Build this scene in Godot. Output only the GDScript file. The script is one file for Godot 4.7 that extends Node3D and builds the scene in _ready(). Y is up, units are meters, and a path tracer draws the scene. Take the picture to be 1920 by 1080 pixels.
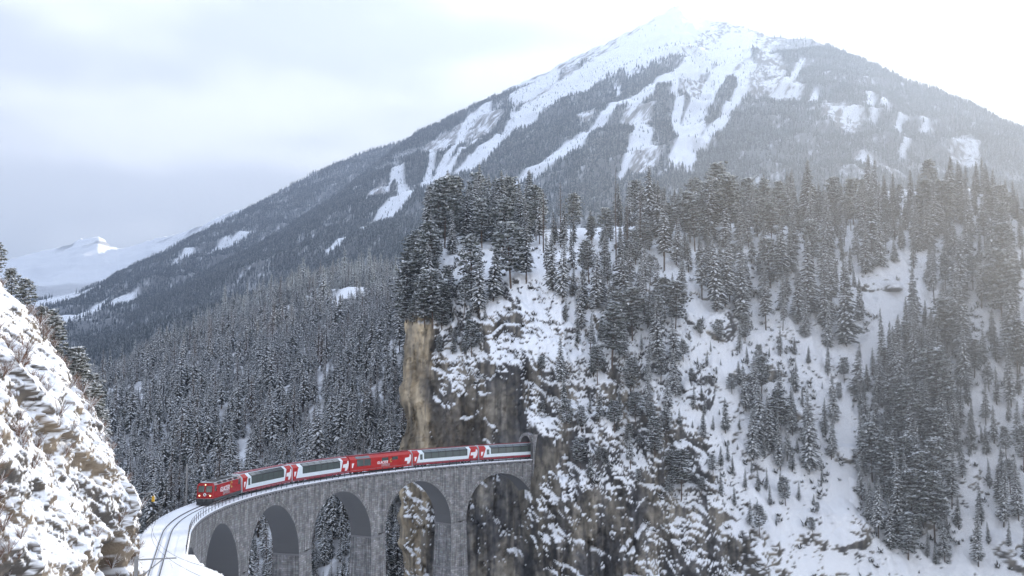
extends Node3D

# Metres, y up. The camera stands at x = 0, z = 0; forward is -z. Deck height at the locomotive's front is y = 0.
const R := 100.0                       # radius of the curved viaduct
const CURVE_X := 52.98
const CURVE_D := 171.4
const A0 := 3.0975
const STRAIGHT := -30.0                # the curve ends here, straight track beyond
const HALF := 2.66                     # half width of the deck
const ARCHES := [-23.9, -0.7, 22.5, 45.7, 68.9, 92.1]
const ARCH_R := 9.5

const RIDGE_A := [Vector3(-1137, 75, -2700), Vector3(-1102, 116, -2800), Vector3(-1061, 165, -2900), Vector3(-997, 205, -2950), Vector3(-931, 257, -3000), Vector3(-848, 312, -3050), Vector3(-775, 360, -3100), Vector3(-710, 422, -3200), Vector3(-645, 474, -3250), Vector3(-578, 533, -3300), Vector3(-508, 596, -3350), Vector3(-436, 670, -3400), Vector3(-369, 739, -3450), Vector3(-300, 804, -3500), Vector3(-217, 844, -3500), Vector3(-119, 909, -3550), Vector3(0, 982, -3600), Vector3(121, 1036, -3600), Vector3(224, 1092, -3600), Vector3(328, 1135, -3600), Vector3(415, 1184, -3600), Vector3(484, 1220, -3600), Vector3(516, 1244, -3600), Vector3(540, 1250, -3600), Vector3(566, 1237, -3590), Vector3(602, 1209, -3580), Vector3(633, 1189, -3560), Vector3(689, 1162, -3500), Vector3(737, 1129, -3450), Vector3(754, 1096, -3400), Vector3(788, 1069, -3350), Vector3(839, 1045, -3300), Vector3(865, 1032, -3250), Vector3(887, 1006, -3200), Vector3(921, 970, -3150), Vector3(965, 929, -3100), Vector3(1049, 825, -2950), Vector3(1130, 732, -2800), Vector3(1171, 663, -2700), Vector3(1189, 613, -2600), Vector3(1260, 533, -2500), Vector3(1410, 420, -2400)]
const FOOT_A := [Vector3(-630, 8, -1500), Vector3(-582, 17, -1483), Vector3(-535, 26, -1467), Vector3(-488, 35, -1450), Vector3(-442, 47, -1431), Vector3(-389, 61, -1409), Vector3(-345, 69, -1390), Vector3(-302, 74, -1370), Vector3(-266, 77, -1353), Vector3(-232, 81, -1337), Vector3(-198, 84, -1320), Vector3(-165, 87, -1303), Vector3(-137, 90, -1294), Vector3(-109, 92, -1287), Vector3(-78, 95, -1278), Vector3(-42, 98, -1268), Vector3(0, 101, -1257), Vector3(41, 104, -1245), Vector3(75, 106, -1235), Vector3(109, 107, -1225), Vector3(137, 108, -1217), Vector3(159, 109, -1210), Vector3(169, 110, -1207), Vector3(177, 110, -1205), Vector3(185, 111, -1202), Vector3(197, 111, -1200), Vector3(209, 111, -1200), Vector3(231, 111, -1200), Vector3(251, 111, -1200), Vector3(261, 111, -1200), Vector3(276, 111, -1200), Vector3(299, 111, -1200), Vector3(313, 111, -1200), Vector3(326, 111, -1200), Vector3(344, 111, -1200), Vector3(367, 111, -1200), Vector3(420, 111, -1200), Vector3(477, 111, -1200), Vector3(513, 111, -1200), Vector3(542, 111, -1200), Vector3(598, 111, -1200), Vector3(700, 111, -1200)]
const RUNS_A := [
	[Vector3(23.81, 0.922, 80), Vector3(20.89, 0.860, 84), Vector3(19.61, 0.842, 68), Vector3(18.52, 0.826, 45), Vector3(17.51, 0.818, 39), Vector3(16.69, 0.774, 35), Vector3(16.37, 0.760, 28), Vector3(15.73, 0.677, 23), Vector3(14.91, 0.615, 19), Vector3(14.23, 0.589, 12), Vector3(13.41, 0.563, 9), Vector3(12.36, 0.531, 10), Vector3(11.67, 0.515, 13), Vector3(10.81, 0.497, 12), Vector3(9.99, 0.479, 9), Vector3(9.71, 0.473, 4)],
	[Vector3(17.01, 0.932, 32), Vector3(16.37, 0.910, 22), Vector3(16.01, 0.912, 13)],
	[Vector3(27.59, 0.896, 45), Vector3(26.13, 0.768, 34), Vector3(22.80, 0.625, 20), Vector3(20.84, 0.627, 15), Vector3(19.79, 0.589, 12), Vector3(18.83, 0.585, 9), Vector3(18.42, 0.541, 11), Vector3(17.92, 0.501, 12), Vector3(17.33, 0.475, 13), Vector3(16.69, 0.451, 9), Vector3(16.28, 0.425, 5), Vector3(15.73, 0.395, 3)],
	[Vector3(17.83, 0.495, 7), Vector3(17.33, 0.449, 6), Vector3(16.55, 0.427, 5)],
	[Vector3(27.55, 0.880, 42), Vector3(26.86, 0.762, 31), Vector3(26.36, 0.677, 20), Vector3(25.72, 0.587, 15), Vector3(24.85, 0.511, 16), Vector3(24.49, 0.457, 18), Vector3(24.03, 0.397, 22), Vector3(23.30, 0.351, 23), Vector3(21.94, 0.341, 8)],
	[Vector3(27.86, 0.772, 12), Vector3(27.41, 0.693, 14), Vector3(27.36, 0.619, 12), Vector3(27.04, 0.557, 10), Vector3(26.59, 0.501, 10), Vector3(26.09, 0.447, 10), Vector3(25.04, 0.393, 12)],
	[Vector3(21.80, 0.639, 6), Vector3(22.07, 0.555, 7), Vector3(22.53, 0.493, 9), Vector3(22.67, 0.437, 11), Vector3(22.94, 0.383, 12)],
	[Vector3(24.03, 0.557, 5), Vector3(24.13, 0.499, 7), Vector3(23.76, 0.447, 11)],
	[Vector3(19.88, 0.501, 11), Vector3(19.98, 0.455, 19), Vector3(20.29, 0.401, 14)],
	[Vector3(19.79, 0.457, 13), Vector3(19.43, 0.379, 7), Vector3(19.29, 0.349, 6)],
	[Vector3(15.23, 0.914, 22), Vector3(14.82, 0.906, 16), Vector3(14.18, 0.695, 11), Vector3(13.68, 0.617, 16), Vector3(13.23, 0.581, 18), Vector3(12.45, 0.573, 15), Vector3(12.13, 0.565, 12), Vector3(11.45, 0.559, 8), Vector3(11.13, 0.543, 6)],
	[Vector3(12.22, 0.810, 7), Vector3(12.31, 0.691, 8), Vector3(12.54, 0.581, 10)],
	[Vector3(15.05, 0.733, 7), Vector3(14.55, 0.689, 8), Vector3(14.14, 0.633, 10)],
	[Vector3(13.64, 0.804, 7), Vector3(13.54, 0.711, 7), Vector3(13.41, 0.633, 8)],
	[Vector3(19.02, 0.707, 5), Vector3(19.15, 0.647, 4)],
	[Vector3(16.05, 0.852, 5), Vector3(15.96, 0.776, 6), Vector3(15.87, 0.703, 7)],
	[Vector3(16.42, 0.834, 5), Vector3(16.05, 0.758, 6)],
	[Vector3(35.34, 0.762, 11), Vector3(35.44, 0.685, 9)],
	[Vector3(34.98, 0.784, 5), Vector3(35.07, 0.705, 5), Vector3(35.16, 0.645, 7)],
	[Vector3(35.71, 0.669, 7), Vector3(35.75, 0.579, 7), Vector3(35.80, 0.545, 8)],
	[Vector3(32.38, 0.659, 6), Vector3(31.83, 0.605, 6)],
	[Vector3(36.30, 0.683, 4), Vector3(36.12, 0.711, 3)],
	[Vector3(31.38, 0.850, 4), Vector3(30.74, 0.731, 5), Vector3(29.96, 0.643, 6)],
	[Vector3(1.46, 1.000, 5), Vector3(2.01, 1.000, 10), Vector3(2.19, 1.000, 7)],
	[Vector3(12.22, 0.846, 6), Vector3(11.67, 0.665, 4)],
]
const RIDGE_B := [Vector3(-2561, 57, -3300), Vector3(-2058, 175, -3350), Vector3(-1629, 233, -3400), Vector3(-1534, 252, -3400), Vector3(-1460, 275, -3450), Vector3(-1415, 292, -3500), Vector3(-1353, 314, -3550), Vector3(-1324, 365, -3700), Vector3(-1272, 420, -3800), Vector3(-1171, 523, -4000), Vector3(-1110, 569, -4050), Vector3(-1047, 619, -4100), Vector3(-1002, 656, -4150), Vector3(-935, 704, -4200), Vector3(-847, 771, -4250), Vector3(-755, 832, -4300), Vector3(-654, 877, -4300), Vector3(-552, 917, -4300), Vector3(-481, 935, -4300), Vector3(-414, 973, -4350), Vector3(-293, 999, -4400)]
const FOOT_B := [Vector3(-1471, -13, -1900), Vector3(-1162, 7, -1900), Vector3(-905, 23, -1900), Vector3(-852, 27, -1900), Vector3(-799, 31, -1900), Vector3(-764, 34, -1900), Vector3(-719, 37, -1900), Vector3(-675, 40, -1900), Vector3(-698, 67, -2100), Vector3(-715, 127, -2460), Vector3(-713, 159, -2620), Vector3(-692, 185, -2729), Vector3(-664, 199, -2771), Vector3(-625, 218, -2829), Vector3(-573, 242, -2900), Vector3(-517, 268, -2971), Vector3(-458, 294, -3043), Vector3(-396, 322, -3114), Vector3(-350, 342, -3164), Vector3(-303, 362, -3214), Vector3(-218, 398, -3300)]
const RUNS_B := [
	[Vector3(12.64, 0.657, 7), Vector3(11.68, 0.647, 12), Vector3(10.74, 0.655, 12), Vector3(10.30, 0.635, 7)],
	[Vector3(9.39, 0.788, 9), Vector3(9.12, 0.689, 7)],
	[Vector3(4.00, 0.938, 16), Vector3(5.01, 0.920, 22), Vector3(5.81, 0.932, 14)],
	[Vector3(4.38, 0.832, 11), Vector3(5.29, 0.816, 12)],
	[Vector3(5.81, 0.643, 7), Vector3(6.30, 0.641, 10)],
	[Vector3(6.41, 0.577, 5), Vector3(6.70, 0.483, 6)],
	[Vector3(6.85, 0.613, 4), Vector3(6.87, 0.557, 3)],
]
const MOTTLED_A := [Vector4(-105, 745, 81, 59), Vector4(-205, 679, 58, 44), Vector4(431, 961, 131, 66), Vector4(290, 920, 89, 37), Vector4(152, 852, 74, 37), Vector4(591, 940, 58, 72), Vector4(586, 782, 52, 78), Vector4(270, 598, 35, 35), Vector4(242, 446, 35, 40), Vector4(674, 851, 41, 55), Vector4(166, 644, 25, 31), Vector4(-348, 491, 33, 33), Vector4(426, 713, 49, 62), Vector4(629, 701, 49, 49), Vector4(688, 574, 55, 33), Vector4(649, 404, 57, 24), Vector4(890, 477, 42, 26), Vector4(76, 865, 77, 38)]
const RIDGE_C := [Vector3(-4518, 440, -5460), Vector3(-3456, 537, -5395), Vector3(-2512, 569, -5330), Vector3(-2413, 604, -5330), Vector3(-2338, 624, -5330), Vector3(-2263, 645, -5330), Vector3(-2174, 654, -5265), Vector3(-2086, 656, -5200), Vector3(-2038, 669, -5200), Vector3(-2002, 689, -5200), Vector3(-1965, 701, -5200), Vector3(-1904, 708, -5200), Vector3(-1879, 691, -5200), Vector3(-1851, 666, -5200), Vector3(-1811, 649, -5200), Vector3(-1743, 666, -5200), Vector3(-1682, 686, -5200), Vector3(-1600, 682, -5070), Vector3(-1513, 685, -5005), Vector3(-1417, 684, -4875), Vector3(-1364, 691, -4810), Vector3(-1301, 693, -4745), Vector3(-1240, 709, -4680), Vector3(-1120, 726, -4550), Vector3(-991, 759, -4550)]
const FOOT_C := [Vector3(-3096, 202, -3750), Vector3(-2395, 249, -3750), Vector3(-1763, 290, -3750), Vector3(-1692, 295, -3750), Vector3(-1639, 299, -3750), Vector3(-1587, 303, -3750), Vector3(-1543, 306, -3750), Vector3(-1505, 312, -3765), Vector3(-1481, 320, -3795), Vector3(-1463, 325, -3818), Vector3(-1445, 331, -3840), Vector3(-1414, 341, -3878), Vector3(-1401, 345, -3892), Vector3(-1385, 350, -3904), Vector3(-1360, 357, -3916), Vector3(-1316, 371, -3938), Vector3(-1276, 382, -3956), Vector3(-1248, 390, -3969), Vector3(-1203, 404, -3990), Vector3(-1161, 416, -4009), Vector3(-1136, 423, -4020), Vector3(-1103, 433, -4035), Vector3(-1069, 443, -4050), Vector3(-1000, 463, -4080), Vector3(-895, 493, -4125)]
const GROUND_CRAG_TOP := [Vector2(-25.8, 36.9), Vector2(-21.8, 33.8), Vector2(-14.7, 30.9), Vector2(-10.1, 35.0), Vector2(-2.1, 42.7), Vector2(5.4, 43.1), Vector2(11.6, 35.6), Vector2(16.9, 35.7), Vector2(24.0, 28.9), Vector2(42.6, 29.2), Vector2(43.2, 39.1), Vector2(50.8, 40.8), Vector2(57.1, 63.6)]
const GROUND_CRAG_LEFT := [Vector2(-27.3, 41.9), Vector2(-27.3, 35.7), Vector2(-21.7, 32.4), Vector2(-14.7, 29.5), Vector2(-12.0, 32.2), Vector2(-16.7, 41.1)]
const GROUND_MID_SLOPE := [Vector2(12.8, 34.2), Vector2(17.0, 18.8), Vector2(26.5, 14.0), Vector2(36.1, 11.6), Vector2(41.5, 22.6), Vector2(42.1, 37.5), Vector2(25.3, 40.1)]
const GROUND_FOREST_RIGHT := [Vector2(57.1, 63.6), Vector2(49.8, 36.3), Vector2(59.4, 33.7), Vector2(65.2, 28.2), Vector2(86.4, 28.3), Vector2(94.3, 41.5), Vector2(99.0, 48.7), Vector2(109.7, 46.3), Vector2(110.6, 35.4), Vector2(127.4, 32.4), Vector2(148.3, 62.1)]
const GROUND_GROVE := [Vector2(84.7, 21.5), Vector2(77.0, -2.8), Vector2(76.4, -13.5), Vector2(83.9, -19.6), Vector2(94.1, -19.6), Vector2(108.4, 8.9), Vector2(115.9, 29.6), Vector2(105.2, 35.5), Vector2(97.9, 26.9)]
const GROUND_EDGE := [Vector2(118.4, 29.6), Vector2(97.8, -21.0), Vector2(106.7, -20.7), Vector2(129.5, 32.4)]
const GROUND_STAND_A := [Vector2(54.3, 13.9), Vector2(53.8, 2.1), Vector2(63.2, -2.6), Vector2(68.3, -0.5), Vector2(67.7, 10.1), Vector2(60.9, 16.3)]
const GROUND_STAND_B := [Vector2(71.7, 10.1), Vector2(70.6, 0.6), Vector2(74.5, 1.8), Vector2(77.8, 11.3)]
const GROUND_SPARSE := [Vector2(43.7, 34.7), Vector2(38.1, -1.9), Vector2(49.9, -12.9), Vector2(68.0, -13.4), Vector2(84.1, 21.5), Vector2(65.2, 28.2)]
const GROUND_CLIFF_TREES := [Vector2(7.6, 28.9), Vector2(6.0, 14.0), Vector2(13.9, -2.0), Vector2(27.3, -8.4), Vector2(42.2, -8.5), Vector2(41.1, 11.6), Vector2(28.9, 14.0), Vector2(16.9, 16.4)]
const GROUND_CHUTE := [Vector2(99.2, 47.1), Vector2(108.6, 45.4), Vector2(102.5, 35.5), Vector2(91.3, 22.8), Vector2(83.2, 16.3), Vector2(77.7, 1.8), Vector2(71.9, -21.0), Vector2(64.8, -20.7), Vector2(70.9, -2.7), Vector2(78.5, 13.8), Vector2(84.9, 24.2), Vector2(93.6, 35.5)]
const GROUND_CHUTE_B := [Vector2(22.4, 5.9), Vector2(25.9, 5.9), Vector2(24.8, -1.9), Vector2(21.7, -8.5), Vector2(18.1, -12.9), Vector2(19.5, -5.2)]
const GROUND_SNOW_RIDGE := [Vector2(-2.7, 42.8), Vector2(5.3, 40.1), Vector2(12.3, 23.7), Vector2(20.4, 14.0), Vector2(16.8, 12.8), Vector2(7.4, 25.0), Vector2(0.0, 34.6)]
const GROUND_PILLAR := [Vector2(-27.3, 35.7), Vector2(-17.7, 35.2), Vector2(-16.8, 29.6), Vector2(-21.2, 18.9), Vector2(-21.0, 1.9), Vector2(-25.9, 1.7)]

# distance of the near mountainside from the camera's plane, by x (columns) and height (rows)
const NEAR_X := [-48, -31, -28, -25, -18, -8, 1, 5.6, 12, 25, 40, 55, 70, 90, 110, 130, 150, 166, 190]  # unseen right-hand crest shaped to shade the track but not the left rock
const NEAR_Y := [-70, -25, 0, 12, 24, 34, 46, 56, 64, 72, 84]
const NEAR_D := [
	[425, 430, 438, 450, 466, 482, 510, 560, 600, 640, 700],
	[350, 356, 364, 370, 378, 388, 402, 422, 450, 500, 560],
	[284, 287, 290, 291, 292, 298, 312, 335, 370, 420, 520],
	[276, 281, 284, 285, 286, 291, 306, 326, 355, 410, 500],
	[270, 277, 280, 281, 283, 289, 302, 318, 345, 400, 490],
	[261, 269, 272, 274, 277, 284, 297, 313, 340, 400, 490],
	[250, 259, 262.5, 264, 269, 279, 292, 309, 335, 400, 490],
	[236, 247, 254, 257, 264, 275, 290, 307, 333, 395, 490],
	[230, 242, 251.5, 256, 263, 273, 288, 306, 330, 390, 490],
	[226, 239, 249, 256, 265, 275, 290, 307, 330, 385, 480],
	[222, 237, 250, 259, 269, 279, 294, 308, 328, 380, 470],
	[214, 237, 256, 266, 276, 286, 299, 311, 327, 375, 470],
	[210, 240, 261, 271, 281, 291, 303, 314, 328, 375, 465],
	[210, 242, 263, 273, 284, 294, 306, 317, 330, 375, 460],
	[206, 238, 259, 270, 282, 293, 306, 316, 331, 352, 400],
	[202, 233, 254, 266, 279, 291, 304, 317, 330, 346, 376],
	[200, 230, 252, 264, 277, 289, 303, 316, 329, 343, 372],
	[198, 228, 251, 263, 277, 289, 303, 318, 345, 420, 500],
	[196, 226, 250, 263, 277, 289, 305, 335, 400, 520, 640]
]
# height of the wooded hill behind the viaduct, by x (columns) and distance (rows)
const HILL_X := [-360, -260, -200, -140, -90, -60, -40, 0, 60]
const HILL_D := [250, 300, 350, 400, 450, 520, 600, 720, 850, 920, 1050, 1300]
const HILL_H := [
	[-70, -70, -66, -62, -60, -60, -60, -60, -60],
	[-62, -62, -58, -52, -46, -42, -40, -40, -40],
	[-55, -50, -42, -32, -24, -16, -10, -10, -10],
	[-45, -40, -28, -12, -2, 8, 18, 30, 40],
	[-35, -30, -14, 4, 14, 27, 42, 52, 55],
	[-25, -18, 2, 20, 32, 44, 55, 60, 62],
	[-15, -4, 22, 38, 48, 56, 60, 64, 66],
	[0, 12, 50, 66, 70, 72, 72, 72, 72],
	[5, 24, 76, 97, 96, 92, 90, 90, 90],
	[5, 18, 66, 104, 99, 95, 92, 90, 90],
	[0, 8, 40, 80, 80, 78, 76, 76, 76],
	[-10, 0, 20, 40, 50, 50, 50, 50, 50],
]

var rng := RandomNumberGenerator.new()
var taken := {}
var M := {}
var noise_a := FastNoiseLite.new()
var noise_b := FastNoiseLite.new()
var noise_c := FastNoiseLite.new()
var noise_r := FastNoiseLite.new()
var blocks := FastNoiseLite.new()
var cracks := FastNoiseLite.new()


class Shape:
	var v := PackedVector3Array()
	var c := PackedColorArray()
	var uv := PackedVector2Array()
	var with_color := false
	var with_uv := false

	func tri(a: Vector3, b: Vector3, d: Vector3, col := Color.WHITE) -> void:
		v.push_back(a); v.push_back(b); v.push_back(d)
		if with_color:
			c.push_back(col); c.push_back(col); c.push_back(col)

	func quad(a: Vector3, b: Vector3, d: Vector3, e: Vector3, col := Color.WHITE) -> void:
		tri(a, b, d, col); tri(a, d, e, col)

	func quad_uv(p: Array, t: Array) -> void:
		for k in [0, 1, 2, 0, 2, 3]:
			v.push_back(p[k]); uv.push_back(t[k])
		with_uv = true

	# a box with its own axes; front faces run clockwise seen from outside
	func box(at: Vector3, x: Vector3, y: Vector3, z: Vector3, col := Color.WHITE) -> void:
		var p := []
		for k in 8:
			p.append(at + x * (1.0 if k & 1 else -1.0) * 0.5 + y * (1.0 if k & 2 else -1.0) * 0.5 + z * (1.0 if k & 4 else -1.0) * 0.5)
		for f in [[4, 6, 7, 5], [1, 3, 2, 0], [5, 7, 3, 1], [0, 2, 6, 4], [6, 2, 3, 7], [0, 4, 5, 1]]:
			quad(p[f[0]], p[f[1]], p[f[2]], p[f[3]], col)

	func block(lo: Vector3, hi: Vector3, col := Color.WHITE) -> void:
		var s := hi - lo
		box((lo + hi) * 0.5, Vector3(s.x, 0, 0), Vector3(0, s.y, 0), Vector3(0, 0, s.z), col)

	func bar(a: Vector3, b: Vector3, r0: float, r1: float, sides := 6, col := Color.WHITE, caps := true) -> void:
		var along := (b - a).normalized()
		var s := along.cross(Vector3.UP if absf(along.y) < 0.95 else Vector3.RIGHT).normalized()
		var t := along.cross(s)
		for k in sides:
			var u0 := s * cos(TAU * k / sides) + t * sin(TAU * k / sides)
			var u1 := s * cos(TAU * (k + 1) / sides) + t * sin(TAU * (k + 1) / sides)
			quad(a + u0 * r0, b + u0 * r1, b + u1 * r1, a + u1 * r0, col)
			if caps:
				tri(b, b + u1 * r1, b + u0 * r1, col)
				tri(a, a + u0 * r0, a + u1 * r0, col)

	func made() -> ArrayMesh:
		var a := []
		a.resize(Mesh.ARRAY_MAX)
		a[Mesh.ARRAY_VERTEX] = v
		var n := PackedVector3Array()
		n.resize(v.size())
		for k in range(0, v.size(), 3):
			var q := (v[k + 2] - v[k]).cross(v[k + 1] - v[k]).normalized()
			n[k] = q; n[k + 1] = q; n[k + 2] = q
		a[Mesh.ARRAY_NORMAL] = n
		if with_color:
			a[Mesh.ARRAY_COLOR] = c
		if with_uv:
			a[Mesh.ARRAY_TEX_UV] = uv
		var m := ArrayMesh.new()
		m.add_surface_from_arrays(Mesh.PRIMITIVE_TRIANGLES, a)
		return m


# ---------------------------------------------------------------- naming
func numbered(called: String) -> String:
	var n: int = taken.get(called, -1) + 1
	taken[called] = n
	return called if n == 0 else "%s_%03d" % [called, n]


func tag(o: Node3D, label: String, category: String, group := "", kind := "") -> Node3D:
	o.set_meta("label", label)
	o.set_meta("category", category)
	if group:
		o.set_meta("group", group)
	if kind:
		o.set_meta("kind", kind)
	return o


func root(called: String, at := Vector3.ZERO) -> Node3D:
	var o := Node3D.new()
	o.name = numbered(called)
	o.position = at
	add_child(o, true)
	return o


func put(called: String, mesh: Mesh, material: Material, parent: Node3D = null) -> MeshInstance3D:
	var o := MeshInstance3D.new()
	o.name = called if parent else numbered(called)
	o.mesh = mesh
	o.material_override = null
	if mesh.get_surface_count() > 0:
		o.set_surface_override_material(0, material)
	if parent:
		parent.add_child(o, true)
	else:
		add_child(o, true)
	return o


func scatter(called: String, mesh: Mesh, material: Material, places: Array) -> MultiMeshInstance3D:
	var mm := MultiMesh.new()
	mm.transform_format = MultiMesh.TRANSFORM_3D
	mm.mesh = mesh
	mm.instance_count = places.size()
	for k in places.size():
		mm.set_instance_transform(k, places[k])
	var o := MultiMeshInstance3D.new()
	o.name = numbered(called)
	o.multimesh = mm
	o.material_override = material
	add_child(o, true)
	o.set_meta("kind", "stuff")
	return o


func mat(c: Color, rough := 0.8, metal := 0.0) -> StandardMaterial3D:
	var m := StandardMaterial3D.new()
	m.albedo_color = c.linear_to_srgb()
	m.roughness = rough
	m.metallic = metal
	return m


func painted(rough := 0.9) -> StandardMaterial3D:
	var m := StandardMaterial3D.new()
	m.vertex_color_use_as_albedo = true
	m.roughness = rough
	m.metallic_specular = 0.25
	return m


func table(xs: Array, ys: Array, t: Array, x: float, y: float) -> float:
	x = clampf(x, xs[0], xs[-1])
	y = clampf(y, ys[0], ys[-1])
	var i := 0
	while i < xs.size() - 2 and x > xs[i + 1]:
		i += 1
	var j := 0
	while j < ys.size() - 2 and y > ys[j + 1]:
		j += 1
	var a: float = (x - xs[i]) / (xs[i + 1] - xs[i])
	var b: float = (y - ys[j]) / (ys[j + 1] - ys[j])
	return lerpf(lerpf(t[i][j], t[i + 1][j], a), lerpf(t[i][j + 1], t[i + 1][j + 1], a), b)


func near_d(x: float, y: float) -> float:
	return table(NEAR_X, NEAR_Y, NEAR_D, x, y)


func hill_h(x: float, d: float) -> float:
	var step := 6.0 * (ss(722.0, 748.0, d) - ss(748.0, 860.0, d)) * (1.0 - ss(10.0, 45.0, absf(x + 112.0)))
	return table(HILL_D, HILL_X, HILL_H, d, x) + noise_a.get_noise_2d(x * 1.6, d * 1.6) * 5.0 + step


# a grid of points into a smooth mesh with colours; rows of `cols` points. `holes` skips quads.
func sheet(pos: PackedVector3Array, col: PackedColorArray, cols: int, flip := false, holes := PackedByteArray()) -> ArrayMesh:
	var rows := pos.size() / cols
	var n := normals(pos, cols, flip)
	var idx := PackedInt32Array()
	for j in rows - 1:
		for i in cols - 1:
			var k := j * cols + i
			if holes.size() and holes[k]:
				continue
			if flip:
				idx.append_array([k, k + 1, k + cols + 1, k, k + cols + 1, k + cols])
			else:
				idx.append_array([k, k + cols, k + cols + 1, k, k + cols + 1, k + 1])
	var a := []
	a.resize(Mesh.ARRAY_MAX)
	a[Mesh.ARRAY_VERTEX] = pos
	a[Mesh.ARRAY_NORMAL] = n
	a[Mesh.ARRAY_COLOR] = col
	a[Mesh.ARRAY_INDEX] = idx
	var m := ArrayMesh.new()
	m.add_surface_from_arrays(Mesh.PRIMITIVE_TRIANGLES, a)
	return m


func normals(pos: PackedVector3Array, cols: int, flip := false) -> PackedVector3Array:
	var rows := pos.size() / cols
	var n := PackedVector3Array()
	n.resize(pos.size())
	var sg := -1.0 if flip else 1.0
	for j in rows:
		var ja := maxi(j - 1, 0) * cols
		var jb := mini(j + 1, rows - 1) * cols
		for i in cols:
			var ia := maxi(i - 1, 0)
			var ib := mini(i + 1, cols - 1)
			n[j * cols + i] = (pos[j * cols + ib] - pos[j * cols + ia]).cross(pos[jb + i] - pos[ja + i]).normalized() * sg
	return n


# ---------------------------------------------------------------- the track's line
func deck(s: float) -> float:
	return 0.02 * s if s > STRAIGHT else 0.02 * STRAIGHT + 0.006 * (s - STRAIGHT)


func along(s: float) -> Vector3:
	var th := A0 - maxf(s, STRAIGHT) / R
	return Vector3(sin(th), 0, cos(th))


func inward(s: float) -> Vector3:
	var th := A0 - maxf(s, STRAIGHT) / R
	return Vector3(-cos(th), 0, sin(th))


# the point at arc length s, `off` metres towards the curve's centre, y above the deck
func track(s: float, off := 0.0, y := 0.0) -> Vector3:
	var q := maxf(s, STRAIGHT)
	var th := A0 - q / R
	var p := Vector3(CURVE_X + R * cos(th), 0, -(CURVE_D + R * sin(th)))
	p += along(s) * (s - q) + inward(s) * off
	if s < -66.0:
		p += inward(s) * ((s + 66.0) * (s + 66.0) / 170.0)
	p.y = deck(s) + y
	return p


func ss(a: float, b: float, x: float) -> float:
	return smoothstep(a, b, x)


func inside(p: Vector2, poly: Array) -> bool:
	return Geometry2D.is_point_in_polygon(p, PackedVector2Array(poly))


func _ready() -> void:
	# camera
	var cam := Camera3D.new()
	cam.name = "camera"
	cam.fov = 28.41
	cam.near = 0.5
	cam.far = 40000.0
	cam.position = Vector3(0, 18.22, 0)
	cam.rotation.x = deg_to_rad(4.957)
	add_child(cam)
	cam.current = true
	# sky
	var sky_mat := ProceduralSkyMaterial.new()
	sky_mat.sky_top_color = Color(0.53, 0.62, 0.80).linear_to_srgb()
	sky_mat.sky_horizon_color = Color(0.425, 0.44, 0.472).linear_to_srgb()
	sky_mat.sky_curve = 0.5
	sky_mat.ground_bottom_color = Color(0.4, 0.42, 0.46).linear_to_srgb()
	sky_mat.ground_horizon_color = Color(0.6, 0.63, 0.68).linear_to_srgb()
	sky_mat.sun_angle_max = 50.0
	sky_mat.sun_curve = 0.32
	sky_mat.sky_cover = clouds()
	sky_mat.sky_cover_modulate = Color(1, 0.99, 0.97, 0.17)
	var sky := Sky.new()
	sky.sky_material = sky_mat
	var env := Environment.new()
	env.background_mode = Environment.BG_SKY
	env.sky = sky
	env.tonemap_mode = Environment.TONE_MAPPER_LINEAR
	env.tonemap_exposure = 1.85
	env.sdfgi_enabled = true
	env.ssao_enabled = true
	env.ssil_enabled = true
	# cold valley air, lit by the low sun
	env.volumetric_fog_enabled = true
	env.volumetric_fog_density = 0.00012
	env.volumetric_fog_albedo = Color(0.78, 0.865, 1.0)
	env.volumetric_fog_anisotropy = 0.54
	var around := WorldEnvironment.new()
	around.name = "environment"
	around.environment = env
	add_child(around)
	# sun, low behind the right-hand slopes
	var az := deg_to_rad(40.0)
	var el := deg_to_rad(18.0)
	var sun := DirectionalLight3D.new()
	sun.name = "sun"
	sun.basis = Basis.looking_at(-Vector3(sin(az) * cos(el), sin(el), -cos(az) * cos(el)))
	sun.light_color = Color(1.0, 0.955, 0.88)
	sun.light_energy = 1.4
	sun.light_angular_distance = 0.5
	sun.shadow_enabled = true
	add_child(sun)

	rng.seed = 7
	noise_a.seed = 3; noise_a.frequency = 0.02; noise_a.fractal_octaves = 3
	noise_b.seed = 11; noise_b.frequency = 0.11; noise_b.fractal_octaves = 4
	noise_c.seed = 23; noise_c.frequency = 0.5; noise_c.fractal_octaves = 3
	noise_r.seed = 31; noise_r.frequency = 0.05; noise_r.fractal_type = FastNoiseLite.FRACTAL_RIDGED; noise_r.fractal_octaves = 3
	blocks.seed = 17; blocks.noise_type = FastNoiseLite.TYPE_CELLULAR; blocks.cellular_return_type = FastNoiseLite.RETURN_CELL_VALUE; blocks.frequency = 0.1; blocks.domain_warp_enabled = true; blocks.domain_warp_amplitude = 9.0; blocks.domain_warp_frequency = 0.06
	cracks.seed = 29; cracks.noise_type = FastNoiseLite.TYPE_CELLULAR; cracks.cellular_return_type = FastNoiseLite.RETURN_DISTANCE2_SUB; cracks.frequency = 0.16; cracks.domain_warp_enabled = true; cracks.domain_warp_amplitude = 6.0; cracks.domain_warp_frequency = 0.09
	materials()
	far_ground()
	bounce_slope()
	far_mountains()
	wooded_hill()
	near_side()
	left_rock()
	left_ground()
	viaduct()
	portal()
	track_and_rails()
	train()
	masts()
	near_trees()
	rock_growth()
	slope_shrubs()
	glare_fog()


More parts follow.
